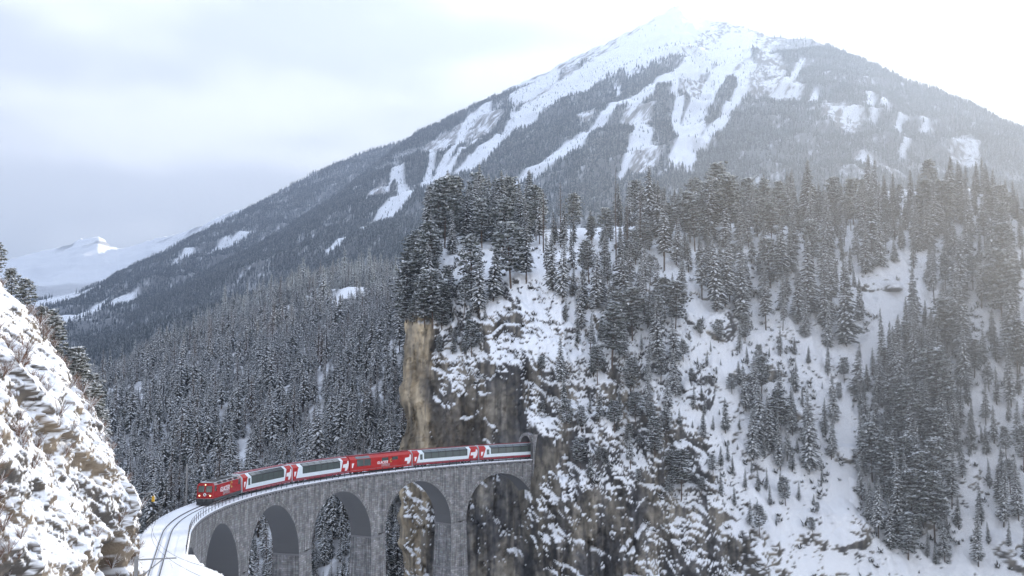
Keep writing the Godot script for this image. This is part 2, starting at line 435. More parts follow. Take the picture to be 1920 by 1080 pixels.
func clouds() -> ImageTexture:
	var n := FastNoiseLite.new()
	n.seed = 5
	n.frequency = 1.0
	n.fractal_octaves = 5
	var im := Image.create(1024, 512, false, Image.FORMAT_RGBA8)
	for y in 512:
		var el := PI * (0.5 - (y + 0.5) / 512.0)
		for x in 1024:
			var a := TAU * (x + 0.5) / 1024.0
			var p := Vector3(cos(el) * cos(a), sin(el) * 4.0, cos(el) * sin(a))
			var w := n.get_noise_3dv(p * 2.2)
			var k := ss(-0.1, 0.45, w + 0.25 * n.get_noise_3dv(p * 6.0))
			im.set_pixel(x, y, Color(1, 1, 1, k * ss(0.0, 0.06, el)))
	return ImageTexture.create_from_image(im)


func materials() -> void:
	var grain := NoiseTexture2D.new()
	var gn := FastNoiseLite.new()
	gn.seed = 8; gn.frequency = 0.02; gn.fractal_octaves = 5
	grain.noise = gn
	grain.width = 512; grain.height = 512; grain.seamless = true
	var ground := painted(0.85)
	ground.heightmap_enabled = false
	M.ground = ground
	var rock := painted(0.85)
	rock.normal_enabled = true
	var nt := NoiseTexture2D.new()
	nt.noise = gn
	nt.width = 512; nt.height = 512; nt.seamless = true; nt.as_normal_map = true; nt.bump_strength = 6.0
	rock.normal_texture = nt
	rock.normal_scale = 0.8
	rock.uv1_triplanar = true
	rock.uv1_world_triplanar = true
	rock.uv1_scale = Vector3(0.11, 0.11, 0.11)
	M.rock = rock
	var near_rock: StandardMaterial3D = rock.duplicate()
	near_rock.uv1_scale = Vector3(0.37, 0.37, 0.37)
	near_rock.normal_scale = 1.6
	M.near_rock = near_rock
	M.leaf = painted(0.9)
	M.leaf.backlight_enabled = true
	M.leaf.backlight = Color(0.5, 0.5, 0.45)
	M.bark = mat(Color(0.085, 0.062, 0.048), 0.95)
	M.pine_bark = mat(Color(0.10, 0.07, 0.052), 0.95)
	M.snow = mat(Color(0.83, 0.85, 0.88), 0.8)
	var stone := StandardMaterial3D.new()
	stone.albedo_texture = masonry()
	stone.uv1_scale = Vector3(0.457, 0.457, 1)
	stone.roughness = 0.9
	M.stone = stone
	M.vault = mat(Color(0.115, 0.117, 0.122), 0.9)  # smooth arch stone; the shade under the arches is put into its colour
	M.coping = mat(Color(0.2, 0.2, 0.21), 0.9)
	M.dark_iron = mat(Color(0.06, 0.06, 0.065), 0.6, 0.4)
	M.rail = mat(Color(0.05, 0.042, 0.038), 0.5, 0.5)
	M.red = mat(Color(0.42, 0.018, 0.016), 0.35)
	M.dark_red = mat(Color(0.27, 0.015, 0.03), 0.4)
	M.loco_red = mat(Color(0.36, 0.014, 0.018), 0.4)
	M.white = mat(Color(0.70, 0.78, 0.82), 0.35)
	M.mark = mat(Color(0.82, 0.82, 0.84), 0.4)
	M.glass = mat(Color(0.075, 0.095, 0.09), 0.1)
	M.glass.metallic_specular = 0.8
	M.roof_glass = mat(Color(0.16, 0.18, 0.19), 0.1, 0.4)
	M.under = mat(Color(0.028, 0.03, 0.032), 0.8)
	M.frame_grey = mat(Color(0.06, 0.066, 0.07), 0.7)
	M.silver = mat(Color(0.42, 0.43, 0.44), 0.4, 0.3)
	M.roof_grey = mat(Color(0.1, 0.1, 0.1), 0.7)
	M.gold = mat(Color(0.5, 0.36, 0.1), 0.5)
	M.galvanised = mat(Color(0.26, 0.265, 0.27), 0.6, 0.2)
	M.signal_yellow = mat(Color(0.6, 0.36, 0.03), 0.6)
	M.lamp = mat(Color(0.9, 0.85, 0.7), 0.4)
	M.lamp.emission_enabled = true
	M.lamp.emission = Color(1.0, 0.88, 0.6)
	M.lamp.emission_energy_multiplier = 1.2
	M.wood = mat(Color(0.3, 0.2, 0.12), 0.9)
	M.concrete = mat(Color(0.16, 0.16, 0.165), 0.9)


# coursed grey limestone with water stains, 14 m to a repeat
func masonry() -> ImageTexture:
	var r := RandomNumberGenerator.new()
	r.seed = 41
	var size := 1024
	var im := Image.create(size, size, false, Image.FORMAT_RGB8)
	im.fill(Color(0.36, 0.36, 0.365))
	var y := 0
	while y < size:
		var h := r.randi_range(19, 32)
		if size - (y + h) < 18:
			h = size - y
		var x := r.randi_range(0, 30)
		var x0 := x
		while x < size + x0:
			var w := r.randi_range(24, 66)
			var g := r.randf_range(0.44, 0.54)
			if r.randf() < 0.05:
				g = r.randf_range(0.54, 0.60)
			var col := Color(g + r.randf_range(-0.01, 0.012), g, g + r.randf_range(-0.008, 0.012))
			for part in 2:
				var a := maxi(x + 2 - size * part, 0)
				var b := mini(mini(x + w, size + x0) - size * part, size)
				if b > a:
					im.fill_rect(Rect2i(a, y + 2, b - a, h - 3), col)
			x += w
		y += h
	var n := FastNoiseLite.new()
	n.seed = 6; n.frequency = 0.02; n.fractal_octaves = 3
	for py in size:
		var fy := TAU * py / size
		for px in size:
			var fx := TAU * px / size
			# stains run down; the noise is taken round a torus so that the picture repeats without a seam
			var k := 1.0 + 0.30 * n.get_noise_3d(cos(fx) * 260.0, sin(fx) * 260.0, cos(fy) * 14.0) + 0.25 * n.get_noise_3d(cos(fx) * 60.0 + 500.0, sin(fx) * 60.0, sin(fy) * 70.0)
			im.set_pixel(px, py, im.get_pixel(px, py) * (k + 0.07 * (r.randf() - 0.5)))
	return ImageTexture.create_from_image(im)


const SNOW := Color(0.83, 0.85, 0.885)


func far_ground() -> void:
	var s := Shape.new()
	for i in 12:
		for j in 12:
			var x := -12000.0 + 2000.0 * i
			var z := 2000.0 - 2000.0 * j
			s.quad(Vector3(x, -74, z), Vector3(x, -74, z - 2000.0), Vector3(x + 2000.0, -74, z - 2000.0), Vector3(x + 2000.0, -74, z))
	tag(put("valley_ground", s.made(), M.snow), "snow covered floor of the gorge and valley", "ground", "", "structure")


# unseen snow slope added below and behind the camera to bounce sunlight forward
func bounce_slope() -> void:
	var cols := 90
	var pos := PackedVector3Array()
	var col := PackedColorArray()
	for j in 60:
		var z := -62.0 + 12.0 * j
		for i in cols:
			var x := -900.0 + 24.0 * i
			var y := -4.0 + 0.85 * z + 16.0 * noise_a.get_noise_2d(x * 0.3, z * 0.3) * ss(10.0, 90.0, z)
			if x < -30.0 and z > -20.0:
				y += minf((-30.0 - x) * 0.5, 60.0)
			pos.append(Vector3(x, maxf(y, -76.0), z))
			col.append(SNOW.lerp(Color(0.3, 0.27, 0.22), ss(0.1, 0.3, noise_b.get_noise_2d(x * 0.3, z * 0.3))))
	tag(put("added_bounce_slope", sheet(pos, col, cols, true), M.ground), "unseen snowy slope added to bounce sunlight onto the cliff", "hillside", "", "structure")


# ---------------------------------------------------------------- far mountains
# the slopes are measured across this line, which runs along the valley and a little up
const DOWN_VIEW := Vector3(0.153, 0.245, -0.957)


func slope_point(ridge: Array, foot: Array, s: float, t: float, power: float) -> Vector3:
	var i := mini(int(s), ridge.size() - 2)
	var f := s - i
	var r: Vector3 = ridge[i].lerp(ridge[i + 1], f)
	var b: Vector3 = foot[i].lerp(foot[i + 1], f)
	var p := b.lerp(r, minf(t, 1.0))
	p.y = lerpf(b.y, r.y, pow(minf(t, 1.0), power))
	if t > 1.0:
		p += Vector3((t - 1.0) * 300.0, -(t - 1.0) * 2500.0, -(t - 1.0) * 3500.0)
	return p


func mountain(called: String, label: String, ridge: Array, foot: Array, runs: Array, mottled: Array, cols: int, rows: int, power: float, relief: float, look: int) -> Dictionary:
	var back := 8
	var last: float = ridge.size() - 1.0
	var all := rows + back
	var pos := PackedVector3Array()
	var run := PackedFloat32Array()
	pos.resize(cols * all)
	run.resize(cols * all)
	for j in all:
		var t := j / float(rows - 1)
		for i in cols:
			pos[j * cols + i] = slope_point(ridge, foot, last * i / (cols - 1.0), t, power)
	# avalanche runs: strips that follow their lines down the slope
	for line in runs:
		for k in line.size() - 1:
			var p: Vector3 = line[k]
			var q: Vector3 = line[k + 1]
			var a := slope_point(ridge, foot, p.x, p.y, power)
			var b := slope_point(ridge, foot, q.x, q.y, power)
			var w := maxf(p.z, q.z)
			var i0 := clampi(int((minf(p.x, q.x) - w / 25.0 - 1.0) / last * (cols - 1)), 0, cols - 1)
			var i1 := clampi(int((maxf(p.x, q.x) + w / 25.0 + 1.0) / last * (cols - 1)) + 1, 0, cols - 1)
			var j0 := clampi(int((minf(p.y, q.y) - w / 300.0 - 0.03) * (rows - 1)), 0, rows - 1)
			var j1 := clampi(int((maxf(p.y, q.y) + w / 300.0 + 0.03) * (rows - 1)) + 1, 0, rows - 1)
			var ab := b - a
			var flat_ab := ab - DOWN_VIEW * ab.dot(DOWN_VIEW)
			var len2 := flat_ab.length_squared()
			for j in range(j0, j1 + 1):
				for i in range(i0, i1 + 1):
					var x := pos[j * cols + i]
					var f := clampf((x - a).dot(flat_ab) / len2, 0.0, 1.0)
					var wide := maxf(lerpf(p.z, q.z, f) * 1.05, 7.0) * (1.0 + 0.4 * noise_b.get_noise_2d(x.x * 0.12, x.y * 0.12) + 0.3 * noise_c.get_noise_2d(x.x * 0.06, x.y * 0.06))
					var e := x - a - ab * f
					e -= DOWN_VIEW * e.dot(DOWN_VIEW)
					var d := e.length()
					var v := 1.0 - ss(wide - 3.0, wide + 4.0, d)
					if v > run[j * cols + i]:
						run[j * cols + i] = v
	# ribs and gullies, then colour
	var col := PackedColorArray()
	col.resize(cols * all)
	var thin := PackedFloat32Array()
	thin.resize(cols * all)
	for j in all:
		var t := j / float(rows - 1)
		var fade := (1.0 - pow(minf(t, 1.0), 8.0)) * ss(0.0, 0.1, t)
		for i in cols:
			var k := j * cols + i
			var p := pos[k]
			var across := -0.46 * p.x + 0.887 * p.y
			var down := 0.887 * p.x + 0.46 * p.y
			var rib := noise_r.get_noise_2d(across * 0.11 + 0.04 * p.x, down * 0.022)
			var fine := noise_a.get_noise_2d(p.x * 0.9, p.y * 0.9) if look < 3 else 3.0 * noise_a.get_noise_2d(p.x * 0.12, p.y * 0.16)
			var m := 0.0
			for e in mottled:
				var q := Vector2((p.x - e.x - 0.25 * (p.y - e.y)) / e.z, (p.y - e.y) / (e.w * 1.8)).length()
				m = maxf(m, 1.0 - ss(0.55, 1.15, q))
			var snow := run[k]
			if look == 1:                      # forested, open snow round the summit
				var high := ss(840.0, 950.0, p.y + 110.0 * fine - 90.0 * rib - maxf(p.x - 690.0, 0.0) * 1.6)
				m = maxf(m, high)
				var speck := 0.8 * noise_c.get_noise_2d(p.x * 0.16, p.y * 0.2) + 0.7 * noise_b.get_noise_2d(p.x * 0.22 - p.y * 0.12, p.y * 0.16)
				snow = maxf(snow, m * ss(-0.14 - 0.08 * high, 0.14 - 0.08 * high, speck))
				snow = maxf(snow, 0.55 * ss(0.28, 0.5, speck))
			elif look == 2:
				var speck2 := noise_c.get_noise_2d(p.x * 0.09, p.y * 0.14)
				snow = maxf(snow, 0.5 * ss(0.22, 0.5, speck2))
			else:
				snow = 1.0 - 0.75 * ss(0.05, 0.3, noise_b.get_noise_2d(p.x * 0.05, p.y * 0.05)) * ss(600.0, 660.0, p.y) - 0.4 * ss(400.0, 350.0, p.y + 40.0 * fine)
			thin[k] = maxf(maxf(snow, m * 0.8), 0.42 * ss(0.1, -0.5, rib))
			p += Vector3(0.15, 0.45, 0.8) * (rib * relief + fine * relief * 0.3) * fade
			if t >= 0.985:
				p.y += 7.0 * noise_c.get_noise_2d(p.x * 0.05, 3.0) + 4.0 * noise_b.get_noise_2d(p.x * 0.4, 9.0)
			pos[k] = p
			var floor_c := Color(0.2, 0.205, 0.21).lerp(SNOW, 0.4 * ss(0.1, -0.5, rib)).lerp(Color(0.25, 0.235, 0.22), m)
			col[k] = floor_c.lerp(SNOW, clampf(snow, 0.0, 1.0))
	tag(put(called, sheet(pos, col, cols), M.ground), label, "mountain", "", "structure")
	return {"pos": pos, "thin": thin, "cols": cols, "rows": rows}


func far_trees(g: Dictionary, spacing: float, lo: float, hi: float, top: float, called: String, label: String, seed_at: int) -> void:
	var r := RandomNumberGenerator.new()
	r.seed = seed_at
	var lots := [[], [], []]
	var cols: int = g.cols
	var pos: PackedVector3Array = g.pos
	var thin: PackedFloat32Array = g.thin
	for j in int(g.rows) - 1:
		for i in cols - 1:
			var k := j * cols + i
			var e := pos[k + 1] - pos[k]
			var f := pos[k + cols] - pos[k]
			var area := e.cross(f).length()
			var want := area / (spacing * spacing) * (0.55 + 0.9 * ss(-0.35, 0.3, noise_b.get_noise_2d(pos[k].x * 0.07, pos[k].y * 0.05))) * (1.0 - 0.93 * ss(0.25, 0.7, thin[k]))
			if pos[k].y > top:
				want *= 0.12
			var n := int(want) + (1 if r.randf() < want - int(want) else 0)
			for q in n:
				var p := pos[k] + e * r.randf() + f * r.randf() + Vector3(0, -0.6, 0)
				var h := r.randf_range(lo, hi) * (0.55 if thin[k] > 0.3 else 1.0)
				lots[r.randi() % 3].append(Transform3D(Basis(Vector3.UP, r.randf() * TAU).scaled(Vector3(h * r.randf_range(0.85, 1.25), h, h * r.randf_range(0.85, 1.25))), p))
	for v in 3:
		tag(scatter(called, far_conifer(seed_at + v), M.leaf, lots[v]), label, "forest", "", "stuff")


# one metre tall, a few tiers with drooping snowy points
func far_conifer(seed_at: int) -> ArrayMesh:
	var r := RandomNumberGenerator.new()
	r.seed = seed_at
	var s := Shape.new()
	s.with_color = true
	for tier in 5:
		var y0 := 0.08 + 0.18 * tier
		var y1 := minf(y0 + 0.30, 1.0)
		var rad := 0.19 * (1.0 - 0.17 * tier)
		var turn := r.randf() * TAU
		for k in 5:
			var a := turn + TAU * k / 5.0
			var b := a + TAU / 5.0
			var ra := rad * r.randf_range(0.7, 1.25)
			var low := Vector3(cos(a) * ra, y0 + r.randf_range(-0.04, 0.03), sin(a) * ra)
			var nxt := Vector3(cos(b) * rad * 0.75, y0 + 0.05, sin(b) * rad * 0.75)
			var dark := Color(0.036, 0.046, 0.042) * r.randf_range(0.7, 1.6)
			if r.randf() < 0.45:
				dark = dark.lerp(SNOW, r.randf_range(0.14, 0.42))
			s.tri(low, Vector3(0, y1, 0), nxt, dark)
	return s.made()


func far_mountains() -> void:
	mountain("snow_mountain", "distant sunlit snow mountain at the left end of the valley", RIDGE_C, FOOT_C, [], [], 190, 60, 1.1, 45.0, 3)
	var b := mountain("mountain_shoulder", "dark forested ridge running down behind the great mountain to the left", RIDGE_B, FOOT_B, RUNS_B, [], 290, 120, 1.1, 60.0, 2)
	far_trees(b, 9.5, 10.0, 17.0, 5000.0, "ridge_forest", "dark conifer forest covering the further left ridge", 300)
	var a := mountain("mountain", "great pointed mountain with snow runs above dark forest", RIDGE_A, FOOT_A, RUNS_A, MOTTLED_A, 470, 280, 1.2, 55.0, 1)
	far_trees(a, 6.6, 8.0, 15.0, 985.0, "mountain_forest", "dark conifer forest on the flanks of the great mountain", 400)


# ---------------------------------------------------------------- the wooded hill behind the viaduct
func clearing(x: float, d: float) -> float:
	var m := 0.0
	for e in [[-187, 535, 8, 26], [-168, 545, 7, 30], [-104, 728, 13, 44], [-129, 735, 6, 26], [-143, 722, 5, 26], [-92, 392, 4, 16], [-70, 338, 3, 12]]:
		m = maxf(m, 1.0 - ss(0.7, 1.05, Vector2((x - e[0]) / e[2], (d - e[1]) / e[3]).length() + 0.35 * noise_b.get_noise_2d(x, d)))
	return m


func wooded_hill() -> void:
	var cols := 150
	var rows := 330
	var pos := PackedVector3Array()
	var col := PackedColorArray()
	for j in rows:
		var d := 250.0 + 3.2 * j
		for i in cols:
			var x := -390.0 + 3.0 * i
			pos.append(Vector3(x, hill_h(x, d), -d))
			col.append(Color(0.34, 0.34, 0.35).lerp(SNOW, maxf(clearing(x, d), ss(-0.3, 0.3, noise_b.get_noise_2d(x * 2.0, d * 2.0)))))
	tag(put("hillside", sheet(pos, col, cols), M.ground), "steep wooded hillside rising behind the viaduct", "hillside", "", "structure")
	var r := RandomNumberGenerator.new()
	r.seed = 77
	var kinds := []
	var lots := []
	for k in 10:
		kinds.append(conifer(15.0 + k, 2.8 + 0.3 * (k % 3), 0.06 + 0.06 * (k % 3), 26, 6, (0.8 if k % 2 else 0.6) if k < 7 else 1.0, 500 + k, true, k == 6, 2.2 if k > 6 else 1.0))  # paler knoll trees: hoarfrost, with sunlight put into the colour
		lots.append([])
	for k in 42000:
		var d := 268.0 + 700.0 * sqrt(r.randf()) if k > 9000 else r.randf_range(264.0, 420.0)
		var x := r.randf_range(-0.46, 0.02) * d
		if x > -22.0 or (d < 300.0 and x > -40.0 and r.randf() < 0.6):
			continue
		var near := Vector2(x, d)
		if r.randf() < clearing(x, d) * 1.1:
			continue
		if not far_enough(near, (2.3 if d < 400.0 else 2.8) if d < 500.0 else 3.3):
			continue
		if d > 380.0 and noise_b.get_noise_2d(x * 0.6, d * 0.35) > 0.3 and r.randf() < 0.6:
			continue
		var h := r.randf_range(0.45, 1.2) * (0.75 if r.randf() < 0.3 else 1.0) * (0.8 + 0.5 * noise_a.get_noise_2d(x * 2.0, d * 2.0))
		var v := r.randi() % 6 if r.randf() > 0.1 else 6
		if d > 700.0 and r.randf() < 0.35 + 0.9 * noise_b.get_noise_2d(x * 0.3, d * 0.2):
			v = 7 + r.randi() % 3
		lots[v].append(Transform3D(Basis(Vector3.UP, r.randf() * TAU).scaled(Vector3(h * r.randf_range(0.9, 1.2), h, h * r.randf_range(0.9, 1.2))), Vector3(x, hill_h(x, d) - 0.5, -d)))
	for v in 10:
		tag(scatter("hillside_forest", kinds[v], M.leaf, lots[v]), "snow dusted conifer forest on the hillside behind the viaduct" if v < 7 else "frosted forest on the knoll left of the crag, sunlight put into its pale colour", "forest", "", "stuff")
	# the avalanche gallery of the road in the clearing
	var g := root("road_gallery", Vector3(-101, hill_h(-101, 716) + 0.8, -716))
	tag(g, "low dark concrete road gallery in the snowy clearing on the wooded hill", "gallery")
	var w := Shape.new()
	w.block(Vector3(-7, -3, -3), Vector3(7, 4.2, -2.2)); w.block(Vector3(-7, 3.4, -2.19), Vector3(7, 4.2, 3))
	put("wall", w.made(), M.concrete, g)
	for k in 6:
		var p := Shape.new()
		p.block(Vector3(-6.8 + 2.6 * k, -3, 2.2), Vector3(-6.2 + 2.6 * k, 3.39, 2.8))
		put("pillar", p.made(), M.concrete, g)
	var sn := Shape.new()
	sn.block(Vector3(-7.3, 4.203, -3.3), Vector3(7.3, 4.9, 3.3))
	put("snow_cover", sn.made(), M.snow, g)


var spots := {}


func far_enough(p: Vector2, least: float) -> bool:
	var cx := int(floor(p.x / 5.0))
	var cy := int(floor(p.y / 5.0))
	for i in range(cx - 1, cx + 2):
		for j in range(cy - 1, cy + 2):
			for q in spots.get(Vector2i(i, j), []):
				if p.distance_squared_to(q) < least * least:
					return false
	var key := Vector2i(cx, cy)
	if not spots.has(key):
		spots[key] = []
	spots[key].append(p)
	return true


# ---------------------------------------------------------------- the near mountainside with the cliff
const NEAR_STEP := 0.28
const NEAR_FINE := 0.27
const NEAR_COARSE := 0.5
const NEAR_SPLIT := 48.0
const NEAR_LEFT := -48.0
const NEAR_LOW := -48.0
var near_cols := 0
var near_rows := 0
var near_pos := PackedVector3Array()
var near_n := PackedVector3Array()
var near_snow := PackedFloat32Array()


func near_side() -> void:
	var n_fine := int((NEAR_SPLIT - NEAR_LEFT) / NEAR_FINE)
	near_cols = n_fine + int((190.0 - NEAR_SPLIT) / NEAR_COARSE) + 1
	near_rows = int((84.0 - NEAR_LOW) / NEAR_STEP) + 1
	near_pos.resize(near_cols * near_rows)
	near_snow.resize(near_cols * near_rows)
	var steep := PackedFloat32Array()
	steep.resize(near_cols * near_rows)
	for j in near_rows:
		var y := NEAR_LOW + NEAR_STEP * j
		for i in near_cols:
			var x := near_x(i)
			var d := near_d(x, y)
			var k := (near_d(x, y + 1.5) - near_d(x, y - 1.5)) / 3.0
			var cl := 1.0 - ss(0.3, 0.95, k)
			# outcrops in the right-hand slope
			var crop := 0.0
			for e in [[52, 34, 5, 5], [44, 18, 4, 6], [58, 22, 8, 3], [99, 45, 7, 1.6], [70, -12, 9, 5], [86, -10, 8, 4], [50, -18, 8, 8], [101, 37, 2.5, 4], [118, -13, 7, 4], [106, -16, 4, 4], [64, 12, 5, 2], [76, 3, 4, 2]]:
				crop = maxf(crop, 1.0 - ss(0.6, 1.1, Vector2((x - e[0]) / e[2], (y - e[1]) / e[3]).length() + 0.3 * noise_b.get_noise_2d(x, y)))
			var craggy := ss(53.0, 42.0, y + 5.0 * noise_a.get_noise_2d(x * 2.0, y)) * ss(46.0, 36.0, x + 4.0 * noise_a.get_noise_2d(y * 2.0, 7.0))
			var rough := maxf(maxf(cl, crop), craggy)
			var smooth_run := 0.0
			if x > 60.0:
				smooth_run = 1.0 if in_chute(x, y) else 0.0
			rough = maxf(rough, 0.55 * (1.0 - smooth_run))
			var calm := 1.0 - 0.9 * (1.0 - ss(5.0, 9.0, Vector2((x - 2.5), (y - 3.0) * 0.8).length()))
			var bulge := noise_a.get_noise_2d(x * 1.7, y * 1.3) * (2.2 + 2.6 * cl)
			var rib := noise_r.get_noise_2d(x * 1.9 + y * 0.25, y * 0.33 + 40.0) * 2.3 * rough
			var slant := noise_r.get_noise_2d((x * 0.8 + y * 0.6) * 1.1, (y * 0.8 - x * 0.6) * 0.45) * 1.7 * rough
			var ph := (y + (0.55 * ss(2.0, 10.0, x) + 0.12) * x) / 6.5 + 2.2 * noise_a.get_noise_2d(x * 2.1 + 70.0, y * 1.2) + 0.5 * noise_b.get_noise_2d(x * 1.2, y)
			ph -= floor(ph)
			var ledge := (ss(0.0, 0.3, ph) - ph) * (1.9 * rough) * (0.15 + 1.1 * ss(-0.2, 0.4, noise_a.get_noise_2d(x * 3.4, y * 3.4 + 99.0)))
			var ph2 := y / 1.9 + 1.3 * noise_b.get_noise_2d(x * 0.7, y * 0.5)
			ph2 -= floor(ph2)
			var small := (ss(0.0, 0.35, ph2) - ph2) * 0.3 * rough * (0.3 + ss(-0.3, 0.3, noise_a.get_noise_2d(x * 4.0 + 200.0, y * 4.0)))
			var fine := noise_b.get_noise_2d(x * 1.3, y * 1.1) * 0.75 * rough + noise_c.get_noise_2d(x * 1.1, y * 1.1) * 0.3 * rough
			var tilt := x * 0.35 if x > 3.0 else x * 0.1
			var block := (blocks.get_noise_2d(x * 1.1, (y + tilt) * 0.6) * 1.7 + blocks.get_noise_2d(x * 3.1 + 500.0, (y + tilt) * 1.7) * 0.26) * rough
			d += (-block - bulge - rib + slant * 0.8 + ledge + small - fine - crop * 1.8) * calm
			var edge := (noise_b.get_noise_2d(y * 0.9, 5.0) * 1.1 + noise_a.get_noise_2d(y * 3.0, 9.0) * 2.2) * ss(-20.0, -26.0, x)
			near_pos[j * near_cols + i] = Vector3(x + edge, y, -d)
			steep[j * near_cols + i] = maxf(cl, maxf(0.75 * craggy, crop))
	near_n = normals(near_pos, near_cols)
	var col := PackedColorArray()
	col.resize(near_pos.size())
	var rise := PackedFloat32Array()
	rise.resize(near_pos.size())
	var holes := PackedByteArray()
	holes.resize(near_pos.size())
	for j in near_rows:
		for i in near_cols:
			var k := j * near_cols + i
			var p := near_pos[k]
			var up := near_n[k].y
			var cl := steep[k]
			var bias := 0.0
			if p.x < -20.0 and p.y < 37.0 - 0.3 * (p.x + 25.0):
				bias -= 0.5 * ss(-6.0, 6.0, p.y)
			elif p.x < 3.0 and p.y < 20.0:
				bias -= 0.24
			elif p.x < 5.0 and p.y < 43.0:
				bias += 0.02 - 0.1 * ss(28.0, 33.0, p.y)
			elif p.x < 44.0 and p.y < 16.0:
				bias -= 0.10
			if p.y < -22.0 or (p.x < 60.0 and p.y < -8.0):
				bias -= 0.04
			bias += 0.26 * (1.0 - cl) - 0.8 * ss(-26.0, -29.0, p.x)
			bias += 0.5 * noise_a.get_noise_2d((p.x * 0.8 - p.y * 0.5) * 2.4, (p.y * 0.85 + p.x * 0.5) * 3.6) * (0.4 + 0.6 * cl)
			if p.x > 60.0 and in_chute(p.x, p.y):
				bias += 0.4
			var snow := ss(0.40, 0.50, up + bias + 0.13 * noise_b.get_noise_2d(p.x * 1.5, p.y * 1.5) + 0.08 * noise_c.get_noise_2d(p.x * 1.4, p.y * 1.4))
			near_snow[k] = snow
			rise[k] = snow * 0.2
			var column := noise_b.get_noise_2d(p.x * 2.4 + 2.5 * noise_a.get_noise_2d(p.x, p.y), p.y * 0.14 + 60.0)
			var crack := ss(0.16, 0.03, cracks.get_noise_2d(p.x * 1.6, (p.y + (p.x * 0.35 if p.x > 3.0 else 0.0)) * 0.7) + 1.0)
			# rock: grey-brown limestone, tan where it broke off fresh, dark water streaks
			var streak := noise_b.get_noise_2d(p.x * 4.2, p.y * 0.35)
			var tone := ss(-0.45, 0.5, noise_b.get_noise_2d(p.x * 0.9, p.y * 0.45 + 30.0) + 0.35 * noise_c.get_noise_2d(p.x, p.y))
			var rock := Color(0.095, 0.093, 0.095).lerp(Color(0.27, 0.245, 0.205), tone)
			rock = rock.lerp(Color(0.07, 0.07, 0.075), 0.75 * ss(0.02, 0.34, streak)) * (1.0 + 0.5 * noise_c.get_noise_2d(p.x * 1.6, p.y * 0.8) + 0.35 * blocks.get_noise_2d(p.x * 3.1 + 500.0, (p.y + (p.x * 0.35 if p.x > 3.0 else p.x * 0.1)) * 2.0))
			var tan_part := ss(-18.0, -23.0, p.x + 3.0 * noise_a.get_noise_2d(1.0, p.y * 2.0)) + 0.4 * ss(-2.0, -12.0, p.x) * ss(20.0, 8.0, p.y) - 0.5 * ss(-4.0, -10.0, p.y)
			var tan_c := Color(0.47, 0.385, 0.265) * (0.65 + 0.6 * tone + 0.5 * noise_c.get_noise_2d(p.x * 1.2, p.y * 0.4))
			tan_c = tan_c.lerp(Color(0.2, 0.175, 0.14), 0.6 * ss(0.05, 0.35, noise_b.get_noise_2d(p.x * 5.0 + 9.0, p.y * 0.5)) + 0.35 * ss(24.0, 4.0, p.y))
			rock = rock.lerp(tan_c, clampf(tan_part, 0.0, 1.0) * 0.85)
			rock *= (1.0 - 0.38 * ss(-0.04, 0.07, column)) * (1.0 - 0.5 * crack)
			col[k] = rock.lerp(SNOW, snow)
			# the tunnel mouth
			if p.x > -4.0 and p.x < 14.0 and p.y > -1.0 and p.y < 9.0:
				var c := p + Vector3(0.2, 0.2, 0)
				var rel := Vector2(c.x - CURVE_X, -c.z - CURVE_D)
				var off := R - rel.length()
				if absf(off) < 2.7 and c.y - 2.0 > -0.3 and c.y - 2.0 < 5.4:
					holes[k] = 1
	for k in near_pos.size():
		near_pos[k] += near_n[k] * rise[k]
	tag(put("cliff", sheet(near_pos, col, near_cols, false, holes), M.rock), "snow plastered limestone cliff and steep slope that the train runs into", "cliff", "", "structure")


func in_chute(x: float, y: float) -> bool:
	return inside(Vector2(x + 2.0 * noise_b.get_noise_2d(x, y), y), GROUND_CHUTE)


func near_x(i: int) -> float:
	var n := int((NEAR_SPLIT - NEAR_LEFT) / NEAR_FINE)
	return NEAR_LEFT + NEAR_FINE * i if i <= n else NEAR_LEFT + NEAR_FINE * n + NEAR_COARSE * (i - n)


func near_i(x: float) -> int:
	var n := int((NEAR_SPLIT - NEAR_LEFT) / NEAR_FINE)
	var q := (x - NEAR_LEFT) / NEAR_FINE
	return int(q) if q < n else n + int((x - NEAR_LEFT - NEAR_FINE * n) / NEAR_COARSE)


func near_at(x: float, y: float) -> int:
	return clampi(int((y - NEAR_LOW) / NEAR_STEP), 0, near_rows - 1) * near_cols + clampi(near_i(x), 0, near_cols - 1)


# ---------------------------------------------------------------- the sunlit rock at the left
const LEFT_D0 := 44.0
const LEFT_Y0 := -14.0
var left_cols := 0
var left_rows := 0
var left_pos := PackedVector3Array()
var left_n := PackedVector3Array()


func left_x(d: float, y: float) -> float:
	var foot := -31.2 - 0.9 * ss(80.0, 99.0, d)
	if d > 98.0:
		foot -= (d - 98.0) * 0.42
	if d < 75.0:
		foot -= (75.0 - d) * 0.06
	var q := maxf(y - 7.0, 0.0)
	return foot + 0.03 * minf(y - 7.0, 0.0) * -1.0 - 0.40 * q - 0.010 * q * q


func niche(d: float, y: float) -> float:
	return 1.0 - ss(0.72, 1.0, maxf(absf(d - 91.0) / 3.6, absf(y - 3.4) / 2.7) + 0.2 * noise_b.get_noise_2d(d * 2.0, y * 2.0))


